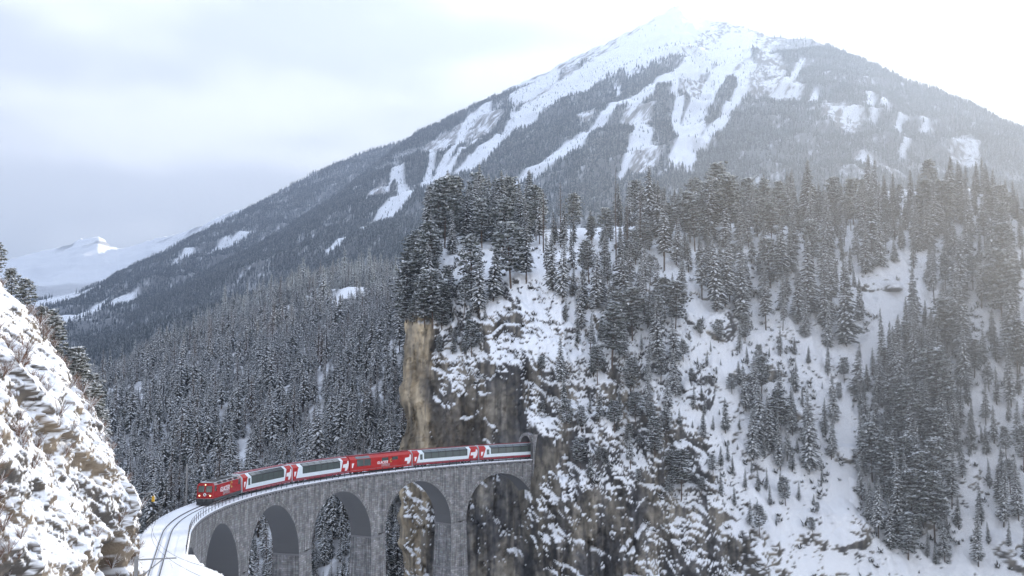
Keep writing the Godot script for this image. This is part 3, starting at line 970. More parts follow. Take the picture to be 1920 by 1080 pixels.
func left_rock() -> void:
	var ds := PackedFloat32Array()
	var d := LEFT_D0
	while d < 235.0:
		ds.append(d)
		d += 0.14 if d > 62.0 and d < 112.0 else 0.8
	left_cols = ds.size()
	left_rows = int((48.0 - LEFT_Y0) / 0.15)
	var rock_n := FastNoiseLite.new()
	rock_n.seed = 91; rock_n.frequency = 0.09; rock_n.fractal_octaves = 5; rock_n.fractal_gain = 0.55
	for j in left_rows:
		var y := LEFT_Y0 + 0.15 * j
		for i in left_cols:
			var dd := ds[i]
			var out := rock_n.get_noise_2d(dd * 0.8, y) * 1.5
			out += blocks.get_noise_2d(dd * 1.8 + y * 0.6, y * 1.6) * 0.8 + blocks.get_noise_2d(dd * 4.5 + y * 1.5 + 90.0, y * 4.2 - dd * 0.8) * 0.32 + blocks.get_noise_2d(dd * 10.0 + 33.0, y * 10.0) * 0.12
			out += noise_r.get_noise_2d((dd + y * 0.7) * 1.3, (y - dd * 0.5) * 0.8) * 0.9
			var ph := y / 2.6 + 1.4 * noise_b.get_noise_2d(dd * 0.7, y * 0.5) - dd * 0.12
			ph -= floor(ph)
			out -= (ss(0.0, 0.4, ph) - ph) * 0.75 * (0.4 + ss(-0.2, 0.5, noise_a.get_noise_2d(dd * 4.0, y * 4.0)))
			out += noise_c.get_noise_2d(dd * 0.9, y * 0.9) * 0.18 + noise_c.get_noise_2d(dd * 2.4 + 9.0, y * 2.4) * 0.13
			# the overhung niche low down by the mast
			out -= 3.0 * niche(dd, y)
			left_pos.append(Vector3(left_x(dd, y) + minf(out, 1.3), y, -dd))
	left_n = normals(left_pos, left_cols)
	var col := PackedColorArray()
	for k in left_pos.size():
		var p := left_pos[k]
		var dd := -p.z
		var snow := ss(0.2, 0.34, left_n[k].y + 0.14 * noise_b.get_noise_2d(dd * 2.0, p.y * 2.0) + 0.24 * noise_a.get_noise_2d(dd * 4.0, p.y * 4.0) + 0.5 * noise_c.get_noise_2d(dd * 4.5, p.y * 4.5))
		snow *= 1.0 - niche(dd, p.y)
		var tone := ss(-0.4, 0.4, noise_b.get_noise_2d(dd * 1.5 + 50.0, p.y * 1.5))
		var rock := Color(0.10, 0.092, 0.085).lerp(Color(0.245, 0.2, 0.15), tone)
		col.append(rock.lerp(SNOW, snow))
		left_pos[k] += left_n[k] * snow * 0.05
	tag(put("rock_slope", sheet(left_pos, col, left_cols), M.near_rock), "sunlit rock slope with wind blown snow left of the track", "rock slope", "", "structure")


# ---------------------------------------------------------------- the bank that carries the track before the viaduct
func bank_edge(s: float) -> float:
	return lerpf(3.0, 7.2, ss(-46.0, -66.0, s)) + 1.5 * ss(-66.0, -90.0, s) + 0.5 * noise_b.get_noise_1d(s * 3.0)


func left_ground() -> void:
	var cols := 90
	var pos := PackedVector3Array()
	var col := PackedColorArray()
	var s := -130.0
	while s < -26.0:
		for i in cols:
			var off := lerpf(-22.0, 22.0, i / (cols - 1.0))
			var y := -0.16 + 0.07 * noise_b.get_noise_2d(s * 2.0, off * 2.0)
			if off > bank_edge(s):
				var q := off - bank_edge(s)
				y -= 0.12 * q + 1.5 * maxf(q - 0.7, 0.0) + 0.7 * maxf(q - 2.0, 0.0) * (1.0 + noise_b.get_noise_2d(s, off))
			if s > -45.0 and off > 2.2:
				y -= (s + 45.0) * 1.3 * ss(2.2, 2.9, off)
			if s > -45.0 and off > -30.0:
				y -= ss(-46.0, -44.0, s) * 0.35 * (1.0 - ss(2.2, 2.9, off)) * ss(-3.2, -2.5, off)
			if off < -3.4:
				y += 0.22 * (-off - 3.4) + 0.3 * noise_b.get_noise_2d(s, off)
			pos.append(track(s, off, y))
			col.append(SNOW)
		s += 0.6
	tag(put("embankment", sheet(pos, col, cols), M.ground), "smooth snow covered bank beside the track at the viaduct's near end", "ground", "", "structure")


func glare_fog() -> void:
	# added fog ellipsoids stand in for the sun glare over the right-hand slope
	for k in 6:
		var e := [Vector3(158, 30, -240), Vector3(230, 150, 150) * (0.55 + 0.16 * k), 0.0008]
		var f := FogVolume.new()
		f.name = numbered("glare_fog")
		f.shape = RenderingServer.FOG_VOLUME_SHAPE_ELLIPSOID
		f.size = e[1]
		f.position = e[0]
		var m := FogMaterial.new()
		m.density = e[2]
		m.albedo = Color(1.0, 0.99, 0.975)
		f.material = m
		add_child(f, true)
		tag(f, "added thin fog standing in for sun glare over the right-hand wooded slope", "glare_fog", "added glare fog over the right-hand slope", "stuff")


# ---------------------------------------------------------------- the viaduct
func under_arch(ds: float) -> float:      # height of the arch's line above its springing
	return sqrt(maxf(ARCH_R * ARCH_R - ds * ds, 0.0))


func spring(c: float) -> float:           # springing height, relative to the deck's level there
	return deck(c) - 2.5 - ARCH_R


func wall_uv(s: float, y: float) -> Vector2:
	return Vector2(s / 6.4, -y / 6.4)


func viaduct() -> void:
	var v := root("stone_viaduct", track(-46.0, 0.0, -40.0))
	tag(v, "curved grey stone viaduct of tall round arches ending at the cliff tunnel", "viaduct")
	var base := v.position
	# spandrel walls: one piece for every bay and side, from the coping down to the arch and the springing
	for c in ARCHES:
		for side in [1.0, -1.0]:
			var sh := Shape.new()
			var from: float = c - 11.6
			var to: float = minf(c + 11.6, 101.5)
			var stops := []
			for k in 5:
				stops.append(lerpf(from, c - ARCH_R, k / 4.0))
			for k in range(1, 33):
				stops.append(c - ARCH_R * cos(PI * k / 32.0))
			for k in range(1, 5):
				stops.append(lerpf(c + ARCH_R, c + 11.6, k / 4.0))
			for k in stops.size() - 1:
				var a: float = minf(stops[k], to)
				var b: float = minf(stops[k + 1], to)
				if b - a < 0.001:
					continue
				var ya := deck(a) - 0.5
				var yb := deck(b) - 0.5
				var la := spring(c) + (under_arch(a - c) if absf(a - c) < ARCH_R else 0.0)
				var lb := spring(c) + (under_arch(b - c) if absf(b - c) < ARCH_R else 0.0)
				var p := [flat(a, HALF * side, ya), flat(b, HALF * side, yb), flat(b, HALF * side, lb), flat(a, HALF * side, la)]
				var t := [wall_uv(a, ya), wall_uv(b, yb), wall_uv(b, lb), wall_uv(a, la)]
				if side < 0.0:
					p.reverse(); t.reverse()
				for q in 4:
					p[q] -= base
				sh.quad_uv(p, t)
			put("spandrel_wall", sh.made(), M.stone, v)
	# vaults
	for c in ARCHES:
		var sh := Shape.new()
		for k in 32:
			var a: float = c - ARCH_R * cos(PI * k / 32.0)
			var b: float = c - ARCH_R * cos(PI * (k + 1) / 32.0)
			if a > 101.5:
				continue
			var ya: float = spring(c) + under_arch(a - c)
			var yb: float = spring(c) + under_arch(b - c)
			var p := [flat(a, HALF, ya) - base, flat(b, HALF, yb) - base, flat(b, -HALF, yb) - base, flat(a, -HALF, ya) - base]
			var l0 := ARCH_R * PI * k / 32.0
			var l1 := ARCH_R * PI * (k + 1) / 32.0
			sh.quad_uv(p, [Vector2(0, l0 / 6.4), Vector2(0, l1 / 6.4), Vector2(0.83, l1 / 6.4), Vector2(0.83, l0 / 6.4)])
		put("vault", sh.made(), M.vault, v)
		# the ring of arch stones, each stone a piece that stands a little proud
		var ring := MeshInstance3D.new()
		for side in [1.0, -1.0]:
			var rs := Shape.new()
			for k in 40:
				var t0 := PI * (k + 0.04) / 40.0
				var t1 := PI * (k + 0.96) / 40.0
				var r0 := ARCH_R + 0.01
				var r1 := ARCH_R + 0.62 + 0.12 * (k % 2)
				if c - r1 * cos(t1) > 101.0:
					continue
				var p := []
				for q in [[r1, t0], [r1, t1], [r0, t1], [r0, t0]]:
					p.append(flat(c - q[0] * cos(q[1]), (HALF + 0.05) * side, spring(c) + q[0] * sin(q[1])) - base)
				if side < 0.0:
					p.reverse()
				var u := fmod(k * 0.37, 1.0)
				rs.quad_uv(p, [Vector2(u, 0), Vector2(u + 0.06, 0), Vector2(u + 0.06, 0.11), Vector2(u, 0.11)])
				# the stone's edges back to the wall
				for e in 4:
					var a: Vector3 = p[e]
					var b: Vector3 = p[(e + 1) % 4]
					var back: Vector3 = inward(c) * -0.05 * side
					rs.quad_uv([b, a, a + back, b + back], [Vector2(u, 0), Vector2(u + 0.06, 0), Vector2(u + 0.06, 0.01), Vector2(u, 0.01)])
			put("arch_ring", rs.made(), M.stone, v)
	# piers, battered on all sides
	for k in ARCHES.size():
		var c: float = ARCHES[k]
		var a := c + ARCH_R
		var b := c + 23.2 - ARCH_R
		if k == ARCHES.size() - 1:
			continue
		pier(v, base, a, b, minf(spring(c), spring(c + 23.2)), spring(c), spring(c + 23.2))
	# coping under the deck and the row of corbels below it
	var cop := Shape.new()
	for side in [1.0, -1.0]:
		for k in 98:
			var a := -46.0 + 1.5 * k
			var b := a + 1.5
			var o0: float = (HALF - 0.35) * side
			var o1: float = (HALF + 0.3) * side
			var q := [flat(a, o1, deck(a) - 0.02), flat(b, o1, deck(b) - 0.02), flat(b, o1, deck(b) - 0.3), flat(a, o1, deck(a) - 0.3)]
			var inn := [flat(a, o0, deck(a) - 0.02), flat(b, o0, deck(b) - 0.02), flat(b, o0, deck(b) - 0.3), flat(a, o0, deck(a) - 0.3)]
			for w in 4:
				q[w] -= base; inn[w] -= base
			cop.quad(q[0], q[1], q[2], q[3]); cop.quad(inn[0], inn[1], q[1], q[0]); cop.quad(q[3], q[2], inn[2], inn[3])
	put("coping", cop.made(), M.coping, v)
	var slab := Shape.new()
	for k in 98:
		var a := -46.0 + 1.5 * k
		var b := a + 1.5
		slab.quad(flat(a, HALF - 0.36, deck(a) - 0.1) - base, flat(a, -HALF + 0.36, deck(a) - 0.1) - base, flat(b, -HALF + 0.36, deck(b) - 0.1) - base, flat(b, HALF - 0.36, deck(b) - 0.1) - base)
	put("deck_slab", slab.made(), M.coping, v)
	var cb := Shape.new()
	for side in [1.0, -1.0]:
		var s := -45.0
		while s < 100.5:
			var p: Vector3 = flat(s, (HALF + 0.11) * side, deck(s) - 0.46) - base
			cb.box(p, along(s) * 0.34, Vector3(0, 0.31, 0), inward(s) * 0.3)
			s += 1.16
	put("corbels", cb.made(), M.coping, v).set_meta("kind", "stuff")
	# the solid wall at the near end
	for side in [1.0, -1.0]:
		var sh := Shape.new()
		for k in 11:
			var a := -46.0 + k
			var b := minf(a + 1.0, -35.5)
			if b <= a:
				continue
			var p := [flat(a, HALF * side, deck(a) - 0.5) - base, flat(b, HALF * side, deck(b) - 0.5) - base, flat(b, HALF * side, -50) - base, flat(a, HALF * side, -50) - base]
			var t := [wall_uv(a, 0), wall_uv(b, 0), wall_uv(b, -50), wall_uv(a, -50)]
			if side < 0.0:
				p.reverse(); t.reverse()
			sh.quad_uv(p, t)
		put("abutment_wall", sh.made(), M.stone, v)
	deck_snow()
	railing(1.0, -47.0, 99.5, "thin grey iron railing along the near edge of the viaduct deck")
	railing(-1.0, -25.0, 99.0, "thin grey iron railing along the far edge of the viaduct, left of the locomotive")


func flat(s: float, off: float, y: float) -> Vector3:
	var p := track(s, off)
	p.y = y
	return p


func pier(v: Node3D, base: Vector3, a: float, b: float, top: float, top_a: float, top_b: float) -> void:
	var sh := Shape.new()
	var m := (a + b) * 0.5
	var bands := [0.0, 11.0, 24.0, 38.0, 56.0]
	for k in bands.size() - 1:
		var y0: float = top - bands[k]
		var y1: float = top - bands[k + 1]
		var g0: float = 0.028 * bands[k]
		var g1: float = 0.028 * bands[k + 1]
		var set_back := 0.0
		var ring0 := pier_ring(a, b, m, g0, y0, top_a if k == 0 else y0, top_b if k == 0 else y0)
		var ring1 := pier_ring(a, b, m, g1, y1, y1, y1)
		for e in 4:
			var p := [ring0[e] - base, ring0[(e + 1) % 4] - base, ring1[(e + 1) % 4] - base, ring1[e] - base]
			var w: float = ring0[e].distance_to(ring0[(e + 1) % 4])
			var u0 := e * 0.27
			sh.quad_uv(p, [Vector2(u0, -y0 / 6.4), Vector2(u0 + w / 6.4, -y0 / 6.4), Vector2(u0 + w / 6.4, -y1 / 6.4), Vector2(u0, -y1 / 6.4)])
	put("pier", sh.made(), M.stone, v)
	# two thin string courses, dusted with snow
	for y in [top + 0.05, top - 9.0]:
		var bandm := Shape.new()
		var g: float = 0.028 * (top - y) + 0.10
		var r0 := pier_ring(a, b, m, g, y, y, y)
		var r1 := pier_ring(a, b, m, g, y - 0.32, y - 0.32, y - 0.32)
		for e in 4:
			bandm.quad(r0[e] - base, r0[(e + 1) % 4] - base, r1[(e + 1) % 4] - base, r1[e] - base)
		bandm.quad(r0[3] - base, r0[2] - base, r0[1] - base, r0[0] - base)
		put("string_course", bandm.made(), M.coping, v)


func pier_ring(a: float, b: float, m: float, g: float, y: float, ya: float, yb: float) -> Array:
	return [flat(a - g, HALF + g, ya), flat(b + g, HALF + g, yb), flat(b + g, -HALF - g, yb), flat(a - g, -HALF - g, ya)]


func deck_snow() -> void:
	var offs := [-2.98, -2.94, -2.4, -1.3, -0.62, -0.58, -0.5, -0.4, -0.3, -0.26, 0.26, 0.3, 0.4, 0.5, 0.58, 0.62, 1.3, 2.0, 2.4, 2.94, 2.98]
	var hts := [-0.02, 0.12, 0.16, 0.13, 0.1, 0.04, 0.03, 0.02, 0.03, 0.09, 0.09, 0.03, 0.02, 0.03, 0.04, 0.1, 0.12, 0.09, 0.15, 0.12, -0.02]
	var pos := PackedVector3Array()
	var col := PackedColorArray()
	var s := -112.0
	while s < 101.2:
		for k in offs.size():
			var o: float = offs[k]
			var y: float = hts[k] + (0.035 * noise_b.get_noise_2d(s * 3.0, o * 8.0) if absf(o) > 0.6 else 0.0)
			pos.append(track(s, o, y))
			col.append(SNOW)
		s += 0.75
	tag(put("deck_snow", sheet(pos, col, offs.size()), M.ground), "snow lying on the viaduct deck and between the rails", "snow", "", "stuff")


func railing(side: float, from: float, to: float, label: String) -> void:
	var base := track(from, (HALF + 0.14) * side, 0.0)
	var o := root("railing", base)
	tag(o, label, "railing", "railings of the viaduct")
	var s := from
	while s <= to:
		var st := Shape.new()
		var p := track(s, (HALF + 0.14) * side, 0.0) - base
		st.box(p + Vector3(0, 0.55, 0), along(s) * 0.07, Vector3(0, 1.16, 0), inward(s) * 0.07)
		put("post", st.made(), M.dark_iron, o)
		s += 1.95
	for h in [1.1, 0.6]:
		var st := Shape.new()
		var q := from
		while q < to - 0.01:
			var e := minf(q + 1.95, to)
			st.bar(track(q, (HALF + 0.14) * side, h) - base, track(e, (HALF + 0.14) * side, h) - base, 0.03, 0.03, 5, Color.WHITE, false)
			q = e
		put("handrail" if h > 1.0 else "middle_rail", st.made(), M.galvanised if h > 1.0 else M.dark_iron, o)


func portal() -> void:
	# the rough stone frame of the tunnel, set into the cliff across the track
	var s := 100.4
	var base := track(s, 0.0, 0.0)
	var o := root("tunnel_portal", base)
	tag(o, "dark stone tunnel mouth in the cliff where the last carriage disappears", "tunnel")
	var x := along(s)
	var z := inward(s)
	var fr := Shape.new()
	var tube := Shape.new()
	var inner := []
	inner.append(Vector2(-2.25, -0.6))
	for k in 13:
		var a := PI - PI * k / 12.0
		inner.append(Vector2(2.25 * cos(a), 3.0 + 2.25 * sin(a)))
	inner.append(Vector2(2.25, -0.6))
	for k in inner.size() - 1:
		var a: Vector2 = inner[k]
		var b: Vector2 = inner[k + 1]
		var ao := outer(a)
		var bo := outer(b)
		var f := func(q: Vector2, t: float) -> Vector3: return z * q.x + Vector3(0, q.y, 0) + x * t
		fr.quad_uv([f.call(ao, 0.0), f.call(bo, 0.0), f.call(b, 0.0), f.call(a, 0.0)], [ao / 6.4, bo / 6.4, b / 6.4, a / 6.4])
		fr.quad_uv([f.call(ao, 2.6), f.call(bo, 2.6), f.call(bo, 0.0), f.call(ao, 0.0)], [ao / 6.4, bo / 6.4, bo / 6.4 + Vector2(0.3, 0.1), ao / 6.4 + Vector2(0.3, 0.1)])
		for t in 10:
			var t0 := 3.0 * t
			tube.quad_uv([f.call(a, t0), f.call(b, t0), f.call(b, t0 + 3.0), f.call(a, t0 + 3.0)], [a / 6.4, b / 6.4, b / 6.4, a / 6.4])
	put("frame", fr.made(), M.stone, o)
	put("lining", tube.made(), M.concrete, o)
	# the buttress below it, at the near side, that meets the last arch
	var bt := Shape.new()
	var p := [z * 3.2 + Vector3(0, 5.6, 0), z * 3.2 + Vector3(0, 5.6, 0) + x * 3.0, z * 3.4 + Vector3(0, -12, 0) + x * 3.0, z * 3.4 + Vector3(0, -12, 0)]
	bt.quad_uv(p, [Vector2(0, 0), Vector2(0.45, 0), Vector2(0.45, 2.7), Vector2(0, 2.7)])
	var q := [z * 2.2 + Vector3(0, 5.6, 0), z * 3.2 + Vector3(0, 5.6, 0), z * 3.4 + Vector3(0, -12, 0), z * 2.2 + Vector3(0, -12, 0)]
	bt.quad_uv(q, [Vector2(0.6, 0), Vector2(0.75, 0), Vector2(0.75, 2.7), Vector2(0.6, 2.7)])
	put("buttress", bt.made(), M.stone, o)


func outer(q: Vector2) -> Vector2:
	if q.y < 0.0:
		return Vector2(signf(q.x) * 3.2, q.y)
	var a := (q - Vector2(0, 3.0)).angle()
	return Vector2(3.2 * cos(a), 3.0 + 2.9 * sin(a))


func track_and_rails() -> void:
	var base := track(0.0)
	var o := root("railway_track", base)
	tag(o, "single metre gauge railway track curving across the snowy viaduct", "track")
	for off in [0.53, -0.53]:
		var sh := Shape.new()
		var s := -112.0
		while s < 125.0:
			var a := track(s, off, 0.16) - base
			var b := track(s + 1.5, off, 0.16) - base
			var w := inward(s) * 0.035
			var w2 := inward(s + 1.5) * 0.035
			var dn := Vector3(0, -0.16, 0)
			sh.quad(a - w, b - w2, b + w2, a + w); sh.quad(a + w, b + w2, b + w2 + dn, a + w + dn); sh.quad(b - w2, a - w, a - w + dn, b - w2 + dn)
			s += 1.5
		put("rail", sh.made(), M.rail, o)


# ---------------------------------------------------------------- the train
func side_width(h: float) -> float:
	if h <= 2.85:
		return 1.33
	if h <= 3.4:
		return lerpf(1.33, 0.82, (h - 2.85) / 0.55)
	return lerpf(0.82, 0.3, (h - 3.4) / 0.13)


func on_side(x: float, h: float, side: float, proud: float) -> Vector3:
	return Vector3(x, h + (proud * 0.6 if h > 2.86 else 0.0), side * (side_width(h) + proud))


# a panel on one flat of a carriage's side: points are (along, height)
func panel(sh: Shape, pts: Array, side: float, proud: float) -> void:
	var poly := PackedVector2Array(pts)
	var tris := Geometry2D.triangulate_polygon(poly)
	for k in range(0, tris.size(), 3):
		var p := []
		for q in 3:
			p.append(on_side(poly[tris[k + q]].x, poly[tris[k + q]].y, side, proud))
		if (p[2] - p[0]).cross(p[1] - p[0]).z * side < 0.0:
			p.reverse()
		sh.tri(p[0], p[1], p[2])
	for k in poly.size():
		var a := poly[k]
		var b := poly[(k + 1) % poly.size()]
		sh.quad(on_side(a.x, a.y, side, proud), on_side(b.x, b.y, side, proud), on_side(b.x, b.y, side, 0.0), on_side(a.x, a.y, side, 0.0))


func rect(x0: float, h0: float, x1: float, h1: float) -> Array:
	return [Vector2(x0, h0), Vector2(x1, h0), Vector2(x1, h1), Vector2(x0, h1)]


func hull(length: float) -> Shape:
	var sh := Shape.new()
	var prof := [Vector2(1.33, 0.45), Vector2(1.33, 2.85), Vector2(0.82, 3.4), Vector2(0.3, 3.53), Vector2(-0.3, 3.53), Vector2(-0.82, 3.4), Vector2(-1.33, 2.85), Vector2(-1.33, 0.45)]
	for k in prof.size():
		var a: Vector2 = prof[k]
		var b: Vector2 = prof[(k + 1) % prof.size()]
		sh.quad(Vector3(0, a.y, a.x), Vector3(0, b.y, b.x), Vector3(length, b.y, b.x), Vector3(length, a.y, a.x))
	for k in range(1, prof.size() - 1):
		var a: Vector2 = prof[0]
		var b: Vector2 = prof[k]
		var c: Vector2 = prof[k + 1]
		sh.tri(Vector3(0, a.y, a.x), Vector3(0, c.y, c.x), Vector3(0, b.y, b.x))
		sh.tri(Vector3(length, a.y, a.x), Vector3(length, b.y, b.x), Vector3(length, c.y, c.x))
	return sh


func one(called: String, material: Material, parent: Node3D, pts: Array, side: float, proud: float) -> MeshInstance3D:
	var sh := Shape.new()
	panel(sh, pts, side, proud)
	return put(called, sh.made(), material, parent)


func bogie(parent: Node3D, x: float, axles: Array, material: Material) -> void:
	var sh := Shape.new()
	for side in [-1.0, 1.0]:
		sh.block(Vector3(x - 1.45, 0.38, side * 0.86 - 0.06), Vector3(x + 1.45, 0.62, side * 0.86 + 0.06))
		sh.block(Vector3(x - 0.35, 0.3, side * 0.9 - 0.12), Vector3(x + 0.35, 0.75, side * 0.9 + 0.12))
	sh.block(Vector3(x - 0.25, 0.42, -0.8), Vector3(x + 0.25, 0.66, 0.8))
	var b := put("bogie", sh.made(), material, parent)
	for ax in axles:
		for side in [-1.0, 1.0]:
			var w := Shape.new()
			w.bar(Vector3(x + ax, 0.375, side * 0.5), Vector3(x + ax, 0.375, side * 0.62), 0.375, 0.375, 14)
			put("wheel", w.made(), material, b)


func words(parent: Node3D, text: String, at: Vector3, height: float, material: Material, lean: float, side: float) -> void:
	var t := TextMesh.new()
	var f := SystemFont.new()
	f.font_names = PackedStringArray(["Droid Sans"])
	f.font_weight = 700
	t.font = f
	t.text = text
	t.font_size = 32
	t.pixel_size = height / 23.0
	t.depth = 0.02
	t.curve_step = 3.0
	var o := MeshInstance3D.new()
	o.name = "lettering"
	o.mesh = t
	o.set_surface_override_material(0, material)
	var b := Basis(Vector3(side, 0, 0), Vector3(lean * side, 1, 0), Vector3(0, 0, side))
	o.transform = Transform3D(b, at)
	parent.add_child(o, true)


func emblem_swirl(parent: Node3D, x: float, h: float, r: float, z: float, side: float) -> void:
	var sh := Shape.new()
	for k in 18:
		var a := 0.5 + TAU * 0.8 * k / 18.0
		var b := 0.5 + TAU * 0.8 * (k + 1) / 18.0
		var w0 := r * (0.28 + 0.3 * k / 18.0)
		var p := [Vector3(x + r * cos(a), h + r * sin(a), z), Vector3(x + r * cos(b), h + r * sin(b), z), Vector3(x + (r - w0) * cos(b), h + (r - w0) * sin(b), z), Vector3(x + (r - w0) * cos(a), h + (r - w0) * sin(a), z)]
		if side > 0.0:
			p.reverse()
		sh.quad(p[0], p[1], p[2], p[3])
	put("emblem", sh.made(), M.gold, parent)


func carriage(called: String, s0: float, label: String, kind: String) -> void:
	var length := 17.9
	var sc := s0 + 9.25
	var o := root(called, Vector3.ZERO)
	place_vehicle(o, s0 + 0.3, s0 + 18.2)
	tag(o, label, "carriage", "carriages of the train")
	var whole: Material = M.red if kind == "service" else M.white
	put("body", hull(length).made(), whole, o)
	var top := Shape.new()
	top.block(Vector3(0.25, 3.531, -0.62), Vector3(length - 0.25, 3.58, 0.62))
	put("roof_ridge", top.made(), M.dark_red, o)
	for side in [1.0, -1.0]:
		# lower red band and the dark equipment below it
		var band := Shape.new()
		panel(band, rect(0.0, 0.46, length, 0.93), side, 0.012)
		put("sill_band", band.made(), M.dark_red if kind != "service" else M.red, o)
		# red ends with the white cross
		var ends := Shape.new()
		if kind != "service":
			panel(ends, [Vector2(0, 0.931), Vector2(1.0, 0.931), Vector2(1.75, 2.85), Vector2(0, 2.85)], side, 0.01)
			panel(ends, [Vector2(0, 2.851), Vector2(1.75, 2.851), Vector2(1.55, 3.4), Vector2(0, 3.4)], side, 0.01)
			panel(ends, [Vector2(length - 2.7, 0.931), Vector2(length, 0.931), Vector2(length, 2.85), Vector2(length - 2.05, 2.85)], side, 0.01)
			panel(ends, [Vector2(length - 2.05, 2.851), Vector2(length, 2.851), Vector2(length, 3.4), Vector2(length - 2.2, 3.4)], side, 0.01)
			put("red_end", ends.made(), M.red, o)
		var cross := Shape.new()
		panel(cross, [Vector2(length - 1.45, 0.95), Vector2(length - 0.75, 0.95), Vector2(length - 0.3, 1.5), Vector2(length - 0.12, 2.2), Vector2(length - 0.2, 2.7), Vector2(length - 0.55, 2.84), Vector2(length - 0.7, 2.3), Vector2(length - 0.95, 2.28), Vector2(length - 0.96, 2.24), Vector2(length - 1.95, 2.2), Vector2(length - 2.15, 1.55), Vector2(length - 1.27, 1.55)], side, 0.022)
		put("cross", cross.made(), M.mark, o)
		one("white_wedge", M.mark, o, [Vector2(0.5, 1.3), Vector2(0.75, 1.3), Vector2(1.12, 2.15), Vector2(0.5, 2.15)], side, 0.022)
		# door at the right-hand end
		var door := one("door", M.red, o, rect(length - 1.75, 0.96, length - 0.95, 2.75), side, 0.015)
		door.set_meta("label", "red end door behind the white cross")
		# windows
		if kind == "service":
			for k in 2:
				pane(o, rect(1.9 + 2.0 * k, 1.45, 3.8 + 2.0 * k, 2.8), side)
				one("roof_window", M.roof_glass, o, [Vector2(1.75 + 2.0 * k, 2.9), Vector2(3.7 + 2.0 * k, 2.9), Vector2(3.6 + 2.0 * k, 3.36), Vector2(1.65 + 2.0 * k, 3.36)], side, 0.02)
			pane(o, rect(9.0, 2.05, 10.9, 2.7), side)
			pane(o, rect(12.0, 2.05, 13.7, 2.7), side)
		else:
			if kind != "plain":
				pane(o, rect(1.95, 1.5, 2.6, 2.6), side)
			var frame := Shape.new()
			panel(frame, rect(3.0, 1.6, 14.9, 2.85), side, 0.012)
			panel(frame, [Vector2(2.9, 2.852), Vector2(15.0, 2.852), Vector2(14.7, 3.39), Vector2(2.7, 3.39)], side, 0.012)
			put("window_band", frame.made(), M.under, o)
			for k in 6:
				var x := 3.1 + 1.96 * k
				pane(o, rect(x, 1.66, x + 1.74, 2.76), side)
				one("roof_window", M.roof_glass, o, [Vector2(x, 2.93), Vector2(x + 1.76, 2.93), Vector2(x + 1.67, 3.35), Vector2(x - 0.1, 3.35)], side, 0.02)
		if kind == "service":
			words(o, "GLACIER", Vector3(9.2 if side > 0.0 else 7.6, 1.78, side * 1.345), 0.55, M.mark, 0.25, side)
			words(o, "EXPRESS", Vector3(10.1 if side > 0.0 else 8.4, 1.2, side * 1.345), 0.45, M.silver, 0.25, side)
			emblem_swirl(o, 11.7, 1.98, 0.36, side * 1.35, side)
	for x in [2.9, length - 2.9]:
		bogie(o, x, [-0.9, 0.9], M.under)
	var eq := Shape.new()
	eq.block(Vector3(5.2, 0.28, -1.15), Vector3(8.4, 0.448, 1.15)); eq.block(Vector3(9.2, 0.22, -1.1), Vector3(12.6, 0.448, 1.1))
	put("equipment_box", eq.made(), M.under, o)
	var g := Shape.new()
	for x in [-0.28, length]:
		g.block(Vector3(x + 0.001, 0.9, -0.6), Vector3(x + 0.279, 2.9, 0.6))
	put("gangway", g.made(), M.under, o)


func pane(o: Node3D, pts: Array, side: float) -> void:
	one("window", M.glass, o, pts, side, 0.02)


func place_vehicle(o: Node3D, a: float, b: float) -> void:
	var p := track(a, 0.0, 0.17)
	var q := track(b, 0.0, 0.17)
	var x := (q - p).normalized()
	var z := x.cross(Vector3.UP).normalized()
	o.transform = Transform3D(Basis(x, z.cross(x), z), p)


